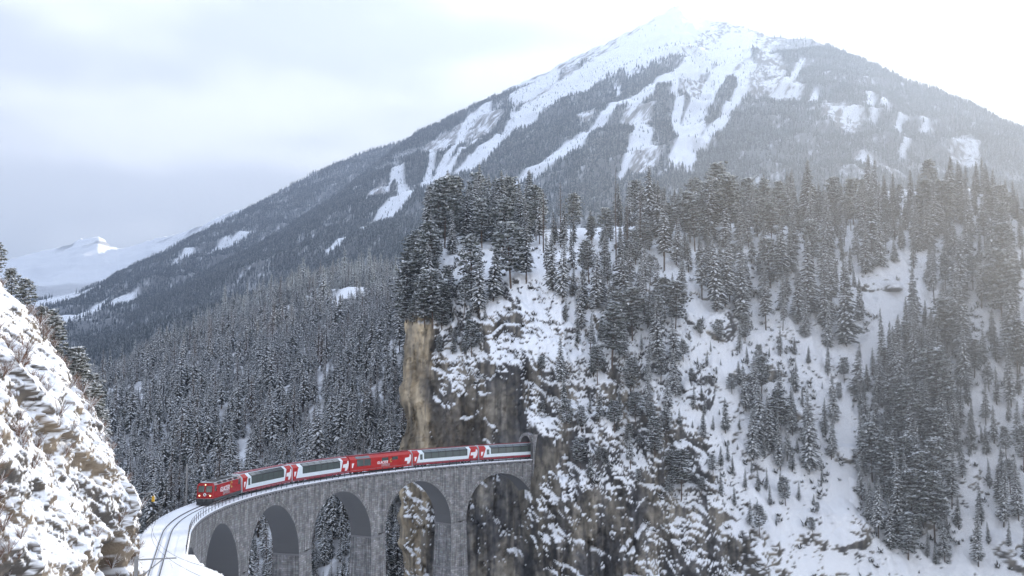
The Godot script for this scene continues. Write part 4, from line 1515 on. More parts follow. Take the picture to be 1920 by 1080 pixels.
func locomotive() -> void:
	var length := 12.4
	var o := root("locomotive")
	place_vehicle(o, 0.1, 12.6)
	tag(o, "red electric locomotive with grey roof leading the train", "locomotive")
	# body, its two cabs raked back
	var sh := Shape.new()
	var rings := []
	for e in [[0.0, 0.0, 0.30, 1.18], [0.06, 0.0, 0.30, 1.33], [length - 0.06, 0.0, -0.30, 1.33], [length, 0.0, -0.30, 1.18]]:
		var ring := []
		for q in [[1.0, 1.0], [2.95, 1.0], [3.2, 0.9], [3.32, 0.72]]:
			var rake: float = e[2] * clampf((q[0] - 1.9) / 1.4, 0.0, 1.0) * (1.0 if absf(e[2]) > 0.0 else 0.0)
			ring.append(Vector3(e[0] + rake, q[0], e[3] * q[1]))
		for k in [3, 2, 1, 0]:
			var m: Vector3 = ring[k]
			ring.append(Vector3(m.x, m.y, -m.z))
		rings.append(ring)
	for r in 3:
		for k in 8:
			var a: Vector3 = rings[r][k]
			var b: Vector3 = rings[r][(k + 1) % 8]
			var c: Vector3 = rings[r + 1][(k + 1) % 8]
			var d: Vector3 = rings[r + 1][k]
			sh.quad(a, b, c, d)
	for r in [0, 3]:
		for k in range(1, 7):
			if r == 0:
				sh.tri(rings[r][0], rings[r][k + 1], rings[r][k])
			else:
				sh.tri(rings[r][0], rings[r][k], rings[r][k + 1])
	put("body", sh.made(), M.loco_red, o)
	# roof edge with grilles, set back roof between
	for side in [1.0, -1.0]:
		var edge := Shape.new()
		var q := [Vector3(0.35, 2.97, side * 1.335), Vector3(length - 0.35, 2.97, side * 1.335), Vector3(length - 0.6, 3.42, side * 1.05), Vector3(0.75, 3.42, side * 1.05)]
		var t := [Vector3(0.75, 3.42, side * 1.05), Vector3(length - 0.6, 3.42, side * 1.05), Vector3(length - 0.6, 3.36, side * 0.9), Vector3(0.75, 3.36, side * 0.9)]
		edge.quad(q[0], q[1], q[2], q[3]); edge.quad(t[0], t[1], t[2], t[3])
		put("roof_edge", edge.made(), M.silver, o)
		for x in [1.9, 4.3, 6.7, 9.1]:
			var gr := Shape.new()
			for k in 6:
				var x0: float = x + 0.28 * k
				gr.quad(Vector3(x0, 3.04, side * 1.315), Vector3(x0 + 0.2, 3.04, side * 1.315), Vector3(x0 + 0.2, 3.34, side * 1.125), Vector3(x0, 3.34, side * 1.125))
			put("grille", gr.made(), M.under, o)
		# cab side windows, lettering and number
		var wd := Shape.new()
		wd.block(Vector3(0.62, 2.05, side * 1.333 - 0.015), Vector3(1.35, 2.85, side * 1.333 + 0.015))
		put("cab_window", wd.made(), M.glass, o)
		var wd2 := Shape.new()
		wd2.block(Vector3(length - 1.35, 2.05, side * 1.333 - 0.015), Vector3(length - 0.62, 2.85, side * 1.333 + 0.015))
		put("cab_window", wd2.made(), M.glass, o)
		words(o, "GLACIER", Vector3(5.0, 2.06, side * 1.34), 0.72, M.mark, 0.22, side)
		words(o, "EXPRESS", Vector3(5.6, 1.4, side * 1.34), 0.52, M.silver, 0.22, side)
		emblem_swirl(o, 7.9, 2.35, 0.5, side * 1.345, side)
		var fr := Shape.new()
		fr.block(Vector3(0.05, 0.62, side * 1.3 - 0.05), Vector3(length - 0.05, 0.995, side * 1.3 + 0.05))
		put("frame", fr.made(), M.frame_grey, o)
	var rf := Shape.new()
	rf.block(Vector3(0.35, 3.321, -0.88), Vector3(length - 0.35, 3.37, 0.88))
	rf.block(Vector3(2.2, 3.371, -0.6), Vector3(5.0, 3.55, 0.6)); rf.block(Vector3(6.2, 3.371, -0.55), Vector3(9.6, 3.6, 0.55))
	put("roof", rf.made(), M.roof_grey, o)
	var cabr := Shape.new()
	for x in [0.28, length - 1.5]:
		cabr.block(Vector3(x, 3.371, -0.86), Vector3(x + 1.22, 3.42, 0.86))
	put("cab_roof", cabr.made(), M.silver, o)
	# the ends: two windows each, lamps, badge, buffer beam and plough
	for e in [0, 1]:
		var dirx: float = -1.0 if e == 0 else 1.0
		var x0: float = 0.0 if e == 0 else length
		for z in [-1.0, 1.0]:
			var w := Shape.new()
			var a := Vector3(x0 + dirx * 0.012 - dirx * 0.02, 2.0, z * 0.12)
			var pts := [Vector3(x0 + dirx * 0.02, 1.98, z * 0.14), Vector3(x0 + dirx * 0.02, 1.98, z * 1.08), Vector3(x0 - dirx * 0.2, 2.9, z * 1.06), Vector3(x0 - dirx * 0.2, 2.9, z * 0.14)]
			w.quad(pts[0], pts[1], pts[2], pts[3])
			var back := Vector3(-dirx * 0.05, 0, 0)
			for k in 4:
				w.quad(pts[k], pts[(k + 1) % 4], pts[(k + 1) % 4] + back, pts[k] + back)
			put("windscreen", w.made(), M.glass, o)
			var l := Shape.new()
			l.bar(Vector3(x0 + dirx * 0.04, 1.45, z * 0.86), Vector3(x0 - dirx * 0.02, 1.45, z * 0.86), 0.11, 0.11, 12)
			put("headlight", l.made(), M.lamp if e == 0 else M.silver, o)
		var tl := Shape.new()
		tl.bar(Vector3(x0 - dirx * 0.24, 3.07, 0), Vector3(x0 - dirx * 0.34, 3.07, 0), 0.1, 0.1, 10)
		put("headlight", tl.made(), M.lamp if e == 0 else M.silver, o)
		var bd := Shape.new()
		bd.bar(Vector3(x0 + dirx * 0.022, 1.6, 0), Vector3(x0 - dirx * 0.01, 1.6, 0), 0.24, 0.24, 16)
		var badge := put("badge", bd.made(), M.mark, o)
		var bd2 := Shape.new()
		bd2.block(Vector3(x0 + dirx * 0.022 - 0.006, 1.5, -0.09), Vector3(x0 + dirx * 0.022 + 0.006, 1.72, 0.02))
		bd2.block(Vector3(x0 + dirx * 0.022 - 0.006, 1.46, 0.05), Vector3(x0 + dirx * 0.022 + 0.006, 1.6, 0.14))
		put("badge_figure", bd2.made(), M.under, badge)
		var st := Shape.new()
		st.block(Vector3(x0 + dirx * 0.01 - 0.012, 0.97, -1.2), Vector3(x0 + dirx * 0.01 + 0.012, 1.02, 1.2))
		put("end_stripe", st.made(), M.silver, o)
		var bb := Shape.new()
		bb.block(Vector3(minf(x0, x0 + dirx * 0.16), 0.55, -1.2), Vector3(maxf(x0, x0 + dirx * 0.16), 0.96, 1.2))
		bb.block(Vector3(minf(x0 + dirx * 0.161, x0 + dirx * 0.5), 0.62, -0.22), Vector3(maxf(x0 + dirx * 0.161, x0 + dirx * 0.5), 0.9, 0.22))
		put("buffer_beam", bb.made(), M.frame_grey, o)
		var pl := Shape.new()
		for z in [-1.0, 1.0]:
			var q := [Vector3(x0 + dirx * 0.42, 0.58, 0), Vector3(x0 + dirx * 0.1, 0.58, z * 1.25), Vector3(x0 + dirx * 0.2, 0.06, z * 1.28), Vector3(x0 + dirx * 0.55, 0.06, 0)]
			pl.quad(q[0], q[1], q[2], q[3])
			for k in 4:
				var b := Vector3(-dirx * 0.06, 0, 0)
				pl.quad(q[k], q[(k + 1) % 4], q[(k + 1) % 4] + b, q[k] + b)
		put("snow_plough", pl.made(), M.under, o)
		# number on the front
		var nm := Shape.new()
		for k in 3:
			nm.block(Vector3(x0 + dirx * 0.014 - 0.006, 1.62, dirx * -0.55 - 0.09 + 0.11 * k), Vector3(x0 + dirx * 0.014 + 0.006, 1.74, dirx * -0.55 - 0.02 + 0.11 * k))
		put("number", nm.made(), M.silver, o)
	for x in [2.9, length - 2.9]:
		bogie(o, x, [-1.15, 1.15], M.under)
	# pantographs: the rear one raised to the wire
	for e in [[3.2, 0.35], [length - 3.0, 1.35]]:
		var p := Shape.new()
		var x: float = e[0]
		var up: float = e[1]
		for z in [-0.4, 0.4]:
			p.bar(Vector3(x + 0.9, 3.6, z), Vector3(x - 0.5, 3.6 + up * 0.5, z * 0.7), 0.035, 0.03, 5)
			p.bar(Vector3(x - 0.5, 3.6 + up * 0.5, z * 0.7), Vector3(x + 0.5, 3.6 + up, z * 0.8), 0.03, 0.025, 5)
			p.bar(Vector3(x + 0.9, 3.3, z), Vector3(x + 0.9, 3.62, z), 0.05, 0.05, 6)
		p.bar(Vector3(x + 0.5, 3.6 + up, -0.85), Vector3(x + 0.5, 3.6 + up, 0.85), 0.035, 0.035, 5)
		p.bar(Vector3(x + 0.25, 3.62 + up, -0.8), Vector3(x + 0.25, 3.62 + up, 0.8), 0.03, 0.03, 5)
		put("pantograph", p.made(), M.dark_iron, o)


func train() -> void:
	locomotive()
	carriage("panorama_carriage", 13.0, "white panorama carriage with red ends right behind the locomotive", "small_window")
	carriage("panorama_carriage", 31.5, "white panorama carriage between the first white carriage and the all red one", "plain")
	carriage("dining_carriage", 50.0, "all red carriage with white lettering in the middle of the train", "service")
	carriage("panorama_carriage", 68.5, "white panorama carriage just behind the all red one", "small_window")
	carriage("panorama_carriage", 87.0, "white panorama carriage half inside the tunnel mouth", "small_window")


# ---------------------------------------------------------------- masts
func mast(at: Vector3, height: float, reach: float, label: String) -> void:
	var o := root("catenary_mast", at)
	tag(o, label, "mast", "overhead line masts")
	var p := Shape.new()
	for z in [-0.09, 0.09]:
		p.block(Vector3(-0.13, -3.0, z - 0.012), Vector3(0.13, height, z + 0.012))
	p.block(Vector3(-0.012, -3.0, -0.077), Vector3(0.012, height - 0.003, 0.077))
	put("pole", p.made(), M.galvanised, o)
	var a := Shape.new()
	a.bar(Vector3(0.1, height - 0.25, 0), Vector3(reach, height - 0.1, 0.05), 0.06, 0.05, 8)
	put("arm", a.made(), M.galvanised, o)
	var b := Shape.new()
	b.bar(Vector3(0.1, height - 1.75, 0), Vector3(reach * 0.66, height - 0.2, 0.05), 0.045, 0.045, 8)
	put("brace", b.made(), M.galvanised, o)
	var i := Shape.new()
	for k in 4:
		i.bar(Vector3(reach * 0.84 + 0.07 * k, height - 0.3 - 0.16 * k, 0.05), Vector3(reach * 0.84 + 0.07 * k + 0.03, height - 0.3 - 0.16 * k - 0.1, 0.05), 0.07, 0.07, 8)
	put("insulator", i.made(), M.mark, o)


func masts() -> void:
	mast(Vector3(-28.9, -0.9, -89.0), 6.1, 3.1, "grey overhead line mast with its arm over the track at the bottom edge")
	mast(Vector3(-48.9, -0.6, -150.0), 5.2, 2.65, "overhead line mast half hidden by the sunlit rock, beside the far railing's end")
	mast(track(1.2, -3.25, -0.2), 6.4, 2.9, "grey overhead line mast standing on the viaduct just behind the locomotive's front")
	var wire := Shape.new()
	var at := track(0.0)
	var s := -112.0
	while s < 100.0:
		for h in [5.35, 6.2 - 0.35 * sin(PI * fposmod(s / 24.0, 1.0))]:
			wire.bar(track(s, 0.0, h) - at, track(s + 4.0, 0.0, h if h < 5.5 else 6.2 - 0.35 * sin(PI * fposmod((s + 4.0) / 24.0, 1.0))) - at, 0.014, 0.014, 4, Color.WHITE, false)
		s += 4.0
	var line := root("overhead_wire", at)
	tag(line, "thin overhead contact wire hung above the railway track", "wire")
	put("contact_wire", wire.made(), M.dark_iron, line)
	var o := root("signal_post", Vector3(-48.6, -0.7, -156.0))
	tag(o, "slim post with a small yellow lamp box left of the viaduct's far railing", "signal")
	var p := Shape.new()
	p.bar(Vector3(0, -1.5, 0), Vector3(0, 4.2, 0), 0.06, 0.05, 8)
	put("post", p.made(), M.dark_iron, o)
	var b := Shape.new()
	b.block(Vector3(-0.16, 3.4, -0.12), Vector3(0.16, 4.15, 0.12))
	put("lamp_box", b.made(), M.signal_yellow, o)


# ---------------------------------------------------------------- trees
func ribbon(s: Shape, p0: Vector3, p1: Vector3, p2: Vector3, w0: float, w1: float, w2: float, drop: float, col: Color, lift: float) -> void:
	var o := p2 - p0
	var t := Vector3(-o.z, 0, o.x).normalized()
	var up := Vector3(0, lift, 0)
	var dn := Vector3(0, -drop, 0)
	for side in [1.0, -1.0]:
		var a0: Vector3 = p0 + t * w0 * side + dn * w0
		var a1: Vector3 = p1 + t * w1 * side + dn * w1
		var a2: Vector3 = p2 + t * w2 * side + dn * w2
		s.quad(p0 + up, p1 + up, a1 + up, a0 + up, col)
		s.quad(p1 + up, p2 + up, a2 + up, a1 + up, col)


# a conifer's crown (with_trunk: also its trunk, in one mesh) of drooping, ragged, snow topped branches
func conifer(h: float, reach: float, bare: float, whorls: int, per: int, snow: float, seed_at: int, with_trunk := false, larch := false, frost_sun := 1.0) -> ArrayMesh:
	var r := RandomNumberGenerator.new()
	r.seed = seed_at
	var s := Shape.new()
	s.with_color = true
	if with_trunk:
		s.bar(Vector3(0, -0.5, 0), Vector3(0, h * 0.96, 0), h * 0.012 + 0.06, 0.03, 5, Color(0.085, 0.065, 0.05), false)
	var side_a := r.randf() * TAU
	for k in whorls:
		var f := k / float(whorls - 1)
		var y := h * (bare + (0.985 - bare) * f)
		var most := reach * pow(1.0 - f, 0.75) * (0.65 + 0.35 * ss(0.0, 0.16, f)) + 0.16
		for q in per:
			if r.randf() < 0.13:
				continue
			var a := TAU * (q + r.randf() * 0.9) / per + k * 2.4
			var l := most * r.randf_range(0.55, 1.12) * (1.0 + 0.18 * cos(a - side_a))
			var o := Vector3(cos(a), 0, sin(a))
			var base := Vector3(0, y + r.randf_range(-0.25, 0.25), 0)
			var rise := l * (0.10 if f < 0.75 else 0.35)
			var p1 := base + o * l * 0.55 + Vector3(0, rise * 0.6, 0)
			var p2 := base + o * l + Vector3(0, rise - l * r.randf_range(0.22, 0.5), 0)
			var w := 0.16 * l + 0.12
			if larch:
				w *= 0.4
			var dark := Color(0.088, 0.096, 0.09) * r.randf_range(0.65, 1.7) * frost_sun
			if larch:
				dark = Color(0.12, 0.085, 0.06) * r.randf_range(0.6, 1.3)
			ribbon(s, base, p1, p2, 0.06, w, 0.07, 0.75, dark, 0.0)
			# side sprays
			if not larch and l > 1.0:
				for e in [0.45, 0.75]:
					var m := base.lerp(p2, e) + Vector3(0, rise * 0.3, 0)
					for z in [-1.0, 1.0]:
						var dir: Vector3 = (o + Vector3(-o.z, 0, o.x) * z * 1.1).normalized()
						var tip: Vector3 = m + dir * l * 0.3 + Vector3(0, -l * 0.12, 0)
						var t := Vector3(-dir.z, 0, dir.x) * (0.1 + 0.05 * l)
						s.tri(m - t, tip, m + t, dark * r.randf_range(0.7, 1.2))
						if r.randf() < snow * 0.7:
							s.tri(m - t * 0.8 + Vector3(0, 0.07, 0), tip + Vector3(0, 0.07, 0), m + t * 0.8 + Vector3(0, 0.07, 0), SNOW * r.randf_range(0.85, 1.0))
			if r.randf() < snow * 1.25:
				var c := SNOW * r.randf_range(0.82, 1.0)
				var e0 := r.randf_range(0.1, 0.45)
				var e1 := r.randf_range(0.7, 1.0)
				ribbon(s, base.lerp(p1, e0), p1 + Vector3(0, 0.02, 0), p1.lerp(p2, e1), 0.05, w * r.randf_range(0.6, 1.0), 0.06, 0.6, c, 0.07)
	return s.made()


# a mountain pine: bare reddish trunk below, flat clumps of needles above
func pine(h: float, reach: float, bare: float, clumps: int, snow: float, seed_at: int) -> ArrayMesh:
	var r := RandomNumberGenerator.new()
	r.seed = seed_at
	var s := Shape.new()
	s.with_color = true
	for k in clumps:
		var f := (k + r.randf()) / clumps
		var y := h * (bare + (1.0 - bare) * f)
		var most := reach * (0.35 + 0.65 * sin(PI * clampf(0.18 + 0.8 * f, 0.0, 1.0)))
		var a := k * 2.4 + r.randf() * 0.8
		var l := most * r.randf_range(0.35, 1.0)
		var c := Vector3(cos(a) * l, y + 0.12 * l, sin(a) * l)
		s.bar(Vector3(0, y - 0.25 * l, 0), c, 0.06, 0.025, 4, Color(0.1, 0.065, 0.045), false)
		var size := r.randf_range(0.75, 1.35) * (0.7 + 0.1 * reach)
		for q in 12:
			if r.randf() > snow:
				continue
			var at := c + Vector3(r.randfn() * 0.42, r.randf_range(0.08, 0.38), r.randfn() * 0.42) * size
			var ax := Vector3(r.randfn(), r.randfn() * 0.25, r.randfn()).normalized() * size * 0.42
			var bx := ax.cross(Vector3.UP).normalized() * size * 0.22 + Vector3(0, r.randf_range(-0.1, 0.1), 0)
			s.quad(at - ax, at + bx, at + ax * 0.8, at - bx, SNOW * r.randf_range(0.85, 1.0))
		for q in 13:
			var dir := Vector3(r.randfn(), r.randfn() * 0.3 - 0.12, r.randfn()) * 0.5 * size
			var p := c + dir
			var t := Vector3(r.randfn(), r.randfn() * 0.4, r.randfn()).normalized() * 0.34 * size
			var w := t.cross(Vector3(r.randfn(), 1.5, r.randfn())).normalized() * 0.2 * size
			var dark := Color(0.088, 0.096, 0.085) * r.randf_range(0.6, 1.6)
			s.quad(p - t - w, p - t * 0.4 + w, p + t + w * 0.6, p + t * 0.5 - w, dark)
			if r.randf() < snow and dir.y > -0.1 * size:
				var u := Vector3(0, 0.09, 0)
				var fl := Vector3(1, 0.25, 1)
				s.quad(p + u - (t + w) * fl, p + u + (w - t) * fl, p + u + (t + w) * fl, p + u + (t - w) * fl, SNOW * r.randf_range(0.85, 1.0))
	return s.made()


func stem(h: float, thick: float, sway: float, seed_at: int) -> ArrayMesh:
	var r := RandomNumberGenerator.new()
	r.seed = seed_at
	var s := Shape.new()
	var p := Vector3(0, -0.8, 0)
	for k in 5:
		var f := (k + 1) / 5.0
		var q := Vector3(r.randf_range(-sway, sway) * f, h * f, r.randf_range(-sway, sway) * f) if k < 4 else Vector3(0, h, 0)
		s.bar(p, q, lerpf(thick, 0.03, k / 5.0), lerpf(thick, 0.03, f), 7, Color.WHITE, k == 4)
		p = q
	return s.made()


func bare_tree(h: float, seed_at: int, reach: float, twigs: int) -> ArrayMesh:
	var r := RandomNumberGenerator.new()
	r.seed = seed_at
	var s := Shape.new()
	s.with_color = true
	for k in twigs:
		var f := 0.2 + 0.78 * k / float(twigs)
		var a := k * 2.4 + r.randf()
		var l := reach * (1.05 - f) * r.randf_range(0.5, 1.1) + 0.25
		var b := Vector3(0, h * f, 0)
		var e := b + Vector3(cos(a) * l, l * r.randf_range(-0.1, 0.5), sin(a) * l)
		var c := Color(0.13, 0.095, 0.07) * r.randf_range(0.7, 1.3)
		s.bar(b, e, 0.045, 0.015, 4, c, false)
		for q in 3:
			var m := b.lerp(e, r.randf_range(0.3, 0.95))
			s.bar(m, m + Vector3(r.randfn(), 0.5 + r.randf(), r.randfn()).normalized() * l * 0.35, 0.022, 0.01, 3, c, false)
		if r.randf() < 0.3:
			s.bar(b.lerp(e, 0.2) + Vector3(0, 0.05, 0), b.lerp(e, 0.8) + Vector3(0, 0.05, 0), 0.03, 0.02, 3, SNOW, false)
	return s.made()


const LOOKS := ["narrow pointed", "broad drooping", "ragged thin", "dense dark", "slim sparse", "snow laden", "lopsided", "full skirted"]
const PINE_LOOKS := ["flat topped", "round crowned", "open crowned", "bushy", "one sided", "snow capped"]


func where_words(x: float, y: float) -> String:
	if x < -16.0:
		return "above the tan rock face"
	if x < -4.0:
		return "on the crag top's left half"
	if x < 6.0:
		return "on the crag above the tunnel" if y > 46.0 else "beside the bare snow ridge"
	if x < 20.0:
		return "on the crest beside the crag" if y > 46.0 else ("right of the bare snow ridge" if y > 22.0 else "on the cliff beside the tunnel")
	if x < 40.0:
		return "in the middle crest wood" if y > 46.0 else ("in the wood below the crest" if y > 20.0 else "on the lower cliff ledges")
	if x < 62.0:
		return "above the tan slope outcrop" if y > 40.0 else ("beside the rounded rock outcrop" if y > 8.0 else "low left of the snow chute")
	if x < 82.0:
		return "left of the chute's head" if y > 44.0 else ("on open snow beside the chute" if y > 10.0 else "at the snow chute's foot")
	if x < 104.0:
		return "in hazy wood above the chute" if y > 44.0 else ("in the upper right grove" if y > 10.0 else "in the lower right grove")
	return "in haze on the right crest" if y > 44.0 else ("high on the right-hand slope" if y > 10.0 else "low on the right-hand slope")


func near_trees() -> void:
	var r := RandomNumberGenerator.new()
	r.seed = 2024
	var spruce := []
	var pines := []
	for k in 8:
		var h: float = [20.0, 21.0, 18.0, 19.0, 17.0, 19.0, 16.0, 20.0][k]
		var t := root("spruce_tree")
		put("trunk", stem(h * 0.97, 0.2, 0.08, 100 + k), M.bark, t)
		put("crown", conifer(h, [2.3, 3.3, 2.5, 2.9, 1.9, 2.8, 2.7, 3.4][k], [0.12, 0.06, 0.2, 0.05, 0.28, 0.08, 0.15, 0.03][k], [40, 40, 30, 42, 28, 38, 30, 42][k], 7, [0.95, 1.0, 0.85, 0.7, 0.85, 1.2, 0.95, 0.95][k], 120 + k), M.leaf, t)
		spruce.append(t)
	for k in 6:
		var h: float = [15.0, 14.0, 17.0, 13.0, 16.0, 14.0][k]
		var t := root("pine_tree")
		put("trunk", stem(h * 0.96, 0.2, 0.35, 140 + k), M.pine_bark, t)
		put("crown", pine(h, [3.0, 2.7, 2.9, 2.5, 3.0, 2.8][k], [0.36, 0.28, 0.34, 0.15, 0.3, 0.26][k], [60, 60, 60, 64, 60, 60][k], [0.9, 0.9, 0.8, 0.9, 0.85, 1.1][k], 160 + k), M.leaf, t)
		pines.append(t)
	# where they stand: [outline, how many to try, least spacing, heights, share of pines]
	var list := []
	spots = {}
	for z in [[GROUND_CRAG_TOP, 900, 3.7, 0.6, 1.0, 0.35], [[Vector2(-35, 30), Vector2(-30, 52), Vector2(-22, 52), Vector2(-21, 38), Vector2(-26, 33)], 260, 2.4, 0.4, 0.8, 0.7], [[], 1900, 3.9, 0.6, 1.02, 0.25], [GROUND_FOREST_RIGHT, 900, 3.6, 0.6, 1.0, 0.15], [GROUND_MID_SLOPE, 420, 3.0, 0.36, 0.7, 0.35], [GROUND_GROVE, 1400, 2.2, 0.36, 0.8, 0.15],
			[GROUND_EDGE, 520, 2.7, 0.35, 0.75, 0.15], [[Vector2(-20, 24), Vector2(-19, 35), Vector2(-8, 40), Vector2(-4, 34), Vector2(-7, 26)], 130, 2.2, 0.18, 0.5, 0.6], [GROUND_STAND_A, 70, 2.3, 0.4, 0.7, 0.2], [GROUND_STAND_B, 20, 2.2, 0.45, 0.6, 0.2], [GROUND_SPARSE, 420, 3.5, 0.1, 0.4, 0.2], [GROUND_CLIFF_TREES, 220, 2.6, 0.16, 0.5, 0.7], [GROUND_CRAG_LEFT, 260, 2.1, 0.35, 0.75, 0.6]]:
		var poly: Array = z[0]
		var lo := Vector2(-27.0, 55.0)
		var hi := Vector2(180.0, 78.0)
		if poly.size():
			lo = poly[0]; hi = poly[0]
			for p in poly:
				lo = lo.min(p); hi = hi.max(p)
		for k in z[1]:
			var p := Vector2(r.randf_range(lo.x, hi.x), r.randf_range(lo.y, hi.y))
			if poly.size() and not inside(p, poly):
				continue
			if inside(p, GROUND_CHUTE) or inside(p, GROUND_CHUTE_B) or inside(p, GROUND_SNOW_RIDGE):
				continue
			if p.distance_to(Vector2(2.5, 3.0)) < 9.0:
				continue
			var g := near_at(p.x, p.y)
			var big: float = r.randf_range(z[3] * 0.8, z[4] * 1.05) * (1.0 + 0.45 * noise_a.get_noise_2d(p.x * 3.5, p.y * 2.0))
			if p.x > -22.0 and near_n[g].y < (0.26 if big > 0.5 else 0.16):
				continue
			var at := near_pos[g]
			if not far_enough(Vector2(at.x, at.z), z[2] * (0.7 if big < 0.3 else 1.0)):
				continue
			if p.x > 11.0 and p.x < 37.0 and p.y > 44.0:
				if p.y > 60.0:
					continue
				big *= 0.8
			if p.y > 44.0 and p.x > 8.0:
				big *= 0.82 if p.x < 155.0 else 0.6
			list.append([big * 20.0 / Vector2(at.x, at.z).length(), at, big, r.randf() < z[5], r.randf() * TAU, r.randi()])
	# a few on the back of the sunlit rock
	for q in [[128.0, 13.5, 0.36], [124.0, 16.0, 0.34], [133.0, 11.5, 0.38], [121.0, 20.0, 0.33], [140.0, 9.0, 0.42], [137.0, 13.0, 0.4], [131.0, 16.5, 0.36], [118.0, 12.5, 0.22], [116.0, 15.5, 0.2], [126.0, 21.0, 0.33], [146.0, 7.0, 0.42], [114.0, 22.5, 0.22], [119.0, 25.0, 0.26], [112.0, 26.5, 0.2], [117.0, 29.0, 0.24], [150.0, 9.0, 0.5], [155.0, 12.0, 0.55], [160.0, 6.0, 0.55], [144.0, 12.5, 0.45]]:
		list.append([1.0, Vector3(left_x(q[0], q[1]) + 0.2, q[1], -q[0]), q[2], false, r.randf() * TAU, r.randi() * 2 + (1 if q[2] < 0.4 else 0), true])
	list.sort_custom(func(a, b): return a[0] > b[0])
	var n_spruce := 0
	var n_pine := 0
	var same := {}
	var rest_s := [[], [], [], [], [], [], [], []]
	for e in list:
		var at: Vector3 = e[1]
		var big: float = e[2]
		var left: bool = e.size() > 6
		var is_pine: bool = e[3] if not left else (e[5] % 2 == 1)
		var v: int = (absi(e[5]) / 2) % (6 if is_pine else 8)
		if left:
			v = 5 if is_pine or absi(e[5]) % 3 > 0 else 1
		var wide := 0.95 + 0.35 * fmod(absf(e[4]) * 7.3, 1.0)
		var k: float = big * (1.25 if is_pine else 1.0)
		var basis := Basis(Vector3(cos(e[4] * 3.0), 0, sin(e[4] * 3.0)), 0.06 * sin(e[4] * 11.0)) * Basis(Vector3.UP, e[4]).scaled(Vector3(k * wide, k, k * wide))
		var at2 := at - Vector3(0, 0.15, 0)
		if (is_pine and n_pine >= 300) or (not is_pine and n_spruce >= 300):
			rest_s[v].append(Transform3D(basis, at2))
			continue
		var source: Node3D = pines[v] if is_pine else spruce[v]
		var t: Node3D
		if source.has_meta("label"):
			t = source.duplicate()
			t.name = numbered("pine_tree" if is_pine else "spruce_tree")
			add_child(t, true)
		else:
			t = source
		t.transform = Transform3D(basis, at2)
		var place := where_words(at.x, at.y)
		if left:
			place = "behind the sunlit rock's edge"
		var size := "tall" if k > 0.8 else ("mid-sized" if k > 0.45 else "small")
		tag(t, "%s %s %s %s" % [size, PINE_LOOKS[v] if is_pine else LOOKS[v], "pine" if is_pine else "spruce", place], "tree", ("pines " if is_pine else "spruces ") + place)
		if not same.has(t.get_meta("label")):
			same[t.get_meta("label")] = []
		same[t.get_meta("label")].append(t)
		if is_pine:
			n_pine += 1
		else:
			n_spruce += 1
	for v in 8:
		if rest_s[v].size():
			var h: float = [20.0, 21.0, 18.0, 19.0, 17.0, 19.0, 16.0, 20.0][v]
			tag(scatter("conifer_wood", conifer(h, 2.7, 0.1, 34, 7, 0.45, 120 + v, true), M.leaf, rest_s[v]), "smaller snow dusted conifers between the single trees of the slope", "forest", "", "stuff")
	# trees that look alike and stand together are told apart by their order from the left
	var count := ["one", "two", "three", "four", "five", "six", "seven", "eight", "nine", "ten", "eleven", "twelve", "thirteen", "fourteen", "fifteen"]
	var order := ["first", "second", "third", "fourth", "fifth", "sixth", "seventh", "eighth", "ninth", "tenth", "eleventh", "twelfth", "thirteenth", "fourteenth", "fifteenth"]
	for label in same:
		var alike: Array = same[label]
		if alike.size() < 2 or alike.size() > 15:
			continue
		alike.sort_custom(func(a, b): return a.position.x / a.position.z > b.position.x / b.position.z)
		for k in alike.size():
			alike[k].set_meta("label", "%s, %s of %s from left" % [label, order[k], count[alike.size() - 1]])
	print("near trees ", n_spruce, " ", n_pine, " of ", list.size())
	# leafless larches and one tall dead trunk on the crest
	var m := []
	for q in [[27.5, 50.0, 26.0, 1.6, 46, "tall dead conifer trunk standing bare above the crest wood"], [8.5, 54.0, 17.0, 3.0, 60, "leafless brown larch on the crag top, left of its middle"], [13.5, 56.0, 18.0, 2.6, 60, "leafless brown larch on the right part of the crag top"], [30.5, 49.0, 17.0, 2.8, 60, "leafless brown larch just right of the tall dead trunk"], [34.5, 52.0, 19.0, 2.4, 56, "slender leafless larch left of the dark pair of spruces"]]:
		var g := near_at(q[0], q[1])
		var t := root("bare_tree", near_pos[g])
		tag(t, q[5], "tree", "leafless trees on the crest")
		put("trunk", stem(q[2], 0.2, 0.1, 60 + int(q[0])), M.bark, t)
		put("branches", bare_tree(q[2], 70 + int(q[0]), q[3], q[4]), M.leaf, t)


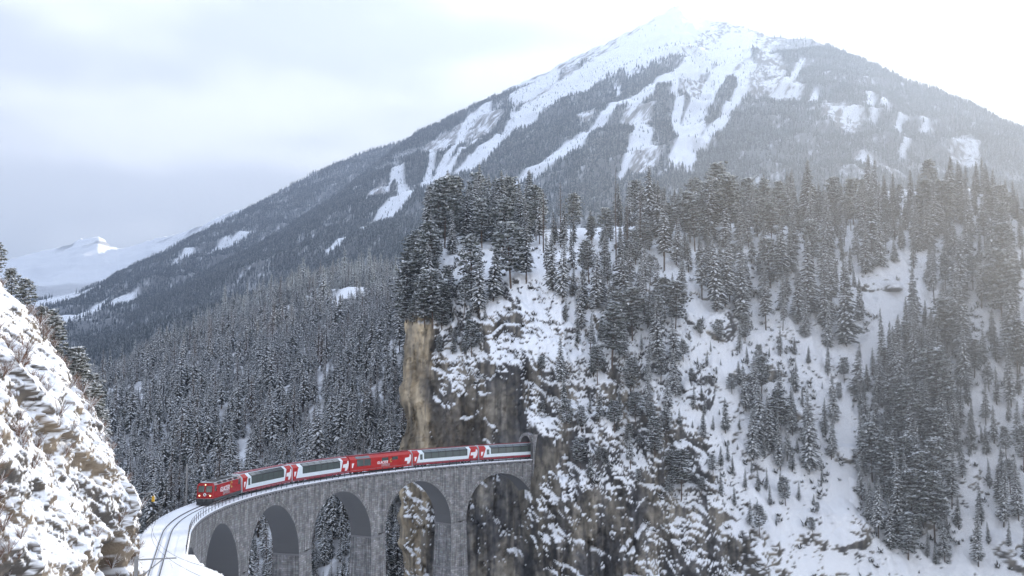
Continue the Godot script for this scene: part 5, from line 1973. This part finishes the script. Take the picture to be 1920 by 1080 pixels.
# ---------------------------------------------------------------- brush and odd things on the sunlit rock
func rock_growth() -> void:
	var r := RandomNumberGenerator.new()
	r.seed = 99
	var s := Shape.new()
	s.with_color = true
	for k in 34:
		var a := r.randf() * TAU
		var d := Vector3(cos(a) * r.randf_range(0.2, 0.9), 1.0, sin(a) * r.randf_range(0.2, 0.9)) * r.randf_range(0.5, 1.0)
		var c := Color(0.2, 0.12, 0.085) * r.randf_range(0.6, 1.3)
		if r.randf() < 0.35:
			c = SNOW * 0.9
		s.bar(Vector3.ZERO, d, 0.016, 0.007, 3, c, false)
		for q in 2:
			var m := d * r.randf_range(0.3, 0.8)
			s.bar(m, m + Vector3(r.randfn(), 0.6, r.randfn()) * 0.22, 0.009, 0.005, 3, c, false)
	var places := []
	for k in 1500:
		var i := r.randi_range(20, left_cols - 120)
		var j := r.randi_range(20, left_rows - 60)
		var p := left_pos[j * left_cols + i]
		if noise_a.get_noise_2d(p.z * 3.0, p.y * 3.0) < 0.02:
			continue
		var g := r.randf_range(0.5, 1.5)
		places.append(Transform3D(Basis(Vector3.UP, r.randf() * TAU).scaled(Vector3(g, g, g)), p))
	tag(scatter("brushwood", s.made(), M.leaf, places), "leafless reddish brush sprouting from the sunlit rock slope", "brush", "", "stuff")
	var post := root("wooden_post", Vector3(left_x(96.0, 9.5) + 0.3, 9.2, -96.0))
	post.position = Vector3(-36.9, 11.6, -86.0)
	tag(post, "weathered wooden post leaning on the sunlit rock slope", "post")
	var w := Shape.new()
	w.bar(Vector3(0, -1.2, 0), Vector3(0.25, 2.3, 0.1), 0.15, 0.12, 9)
	put("stake", w.made(), M.wood, post)


func slope_shrubs() -> void:
	var r := RandomNumberGenerator.new()
	r.seed = 321
	var s := Shape.new()
	s.with_color = true
	for k in 46:
		var a := r.randf() * TAU
		var d := Vector3(cos(a), r.randf_range(0.2, 1.3), sin(a)) * r.randf_range(0.3, 0.75)
		var t := Vector3(-sin(a), 0.4, cos(a)) * 0.16
		s.tri(d * 0.3 - t, d, d * 0.3 + t, SNOW * 0.95 if r.randf() < 0.3 else Color(0.05, 0.05, 0.042) * r.randf_range(0.6, 1.5))
	var places := []
	for k in 5200:
		var p := Vector2(r.randf_range(-18.0, 150.0), r.randf_range(-28.0, 56.0))
		var g := near_at(p.x, p.y)
		if near_snow[g] < 0.4 or near_n[g].y < 0.12:
			continue
		if r.randf() > 0.15 + 1.1 * ss(-0.05, 0.35, noise_a.get_noise_2d(p.x * 2.2, p.y * 2.2 + 300.0)):
			continue
		if p.x > 60.0 and in_chute(p.x, p.y) and r.randf() < 0.85:
			continue
		var k2 := r.randf_range(0.35, 1.5)
		places.append(Transform3D(Basis(Vector3.UP, r.randf() * TAU).scaled(Vector3(k2, k2 * r.randf_range(0.8, 1.5), k2)), near_pos[g]))
	tag(scatter("shrubs", s.made(), M.leaf, places), "small snow dusted shrubs dotting the snowy slope and ledges", "shrubs", "", "stuff")
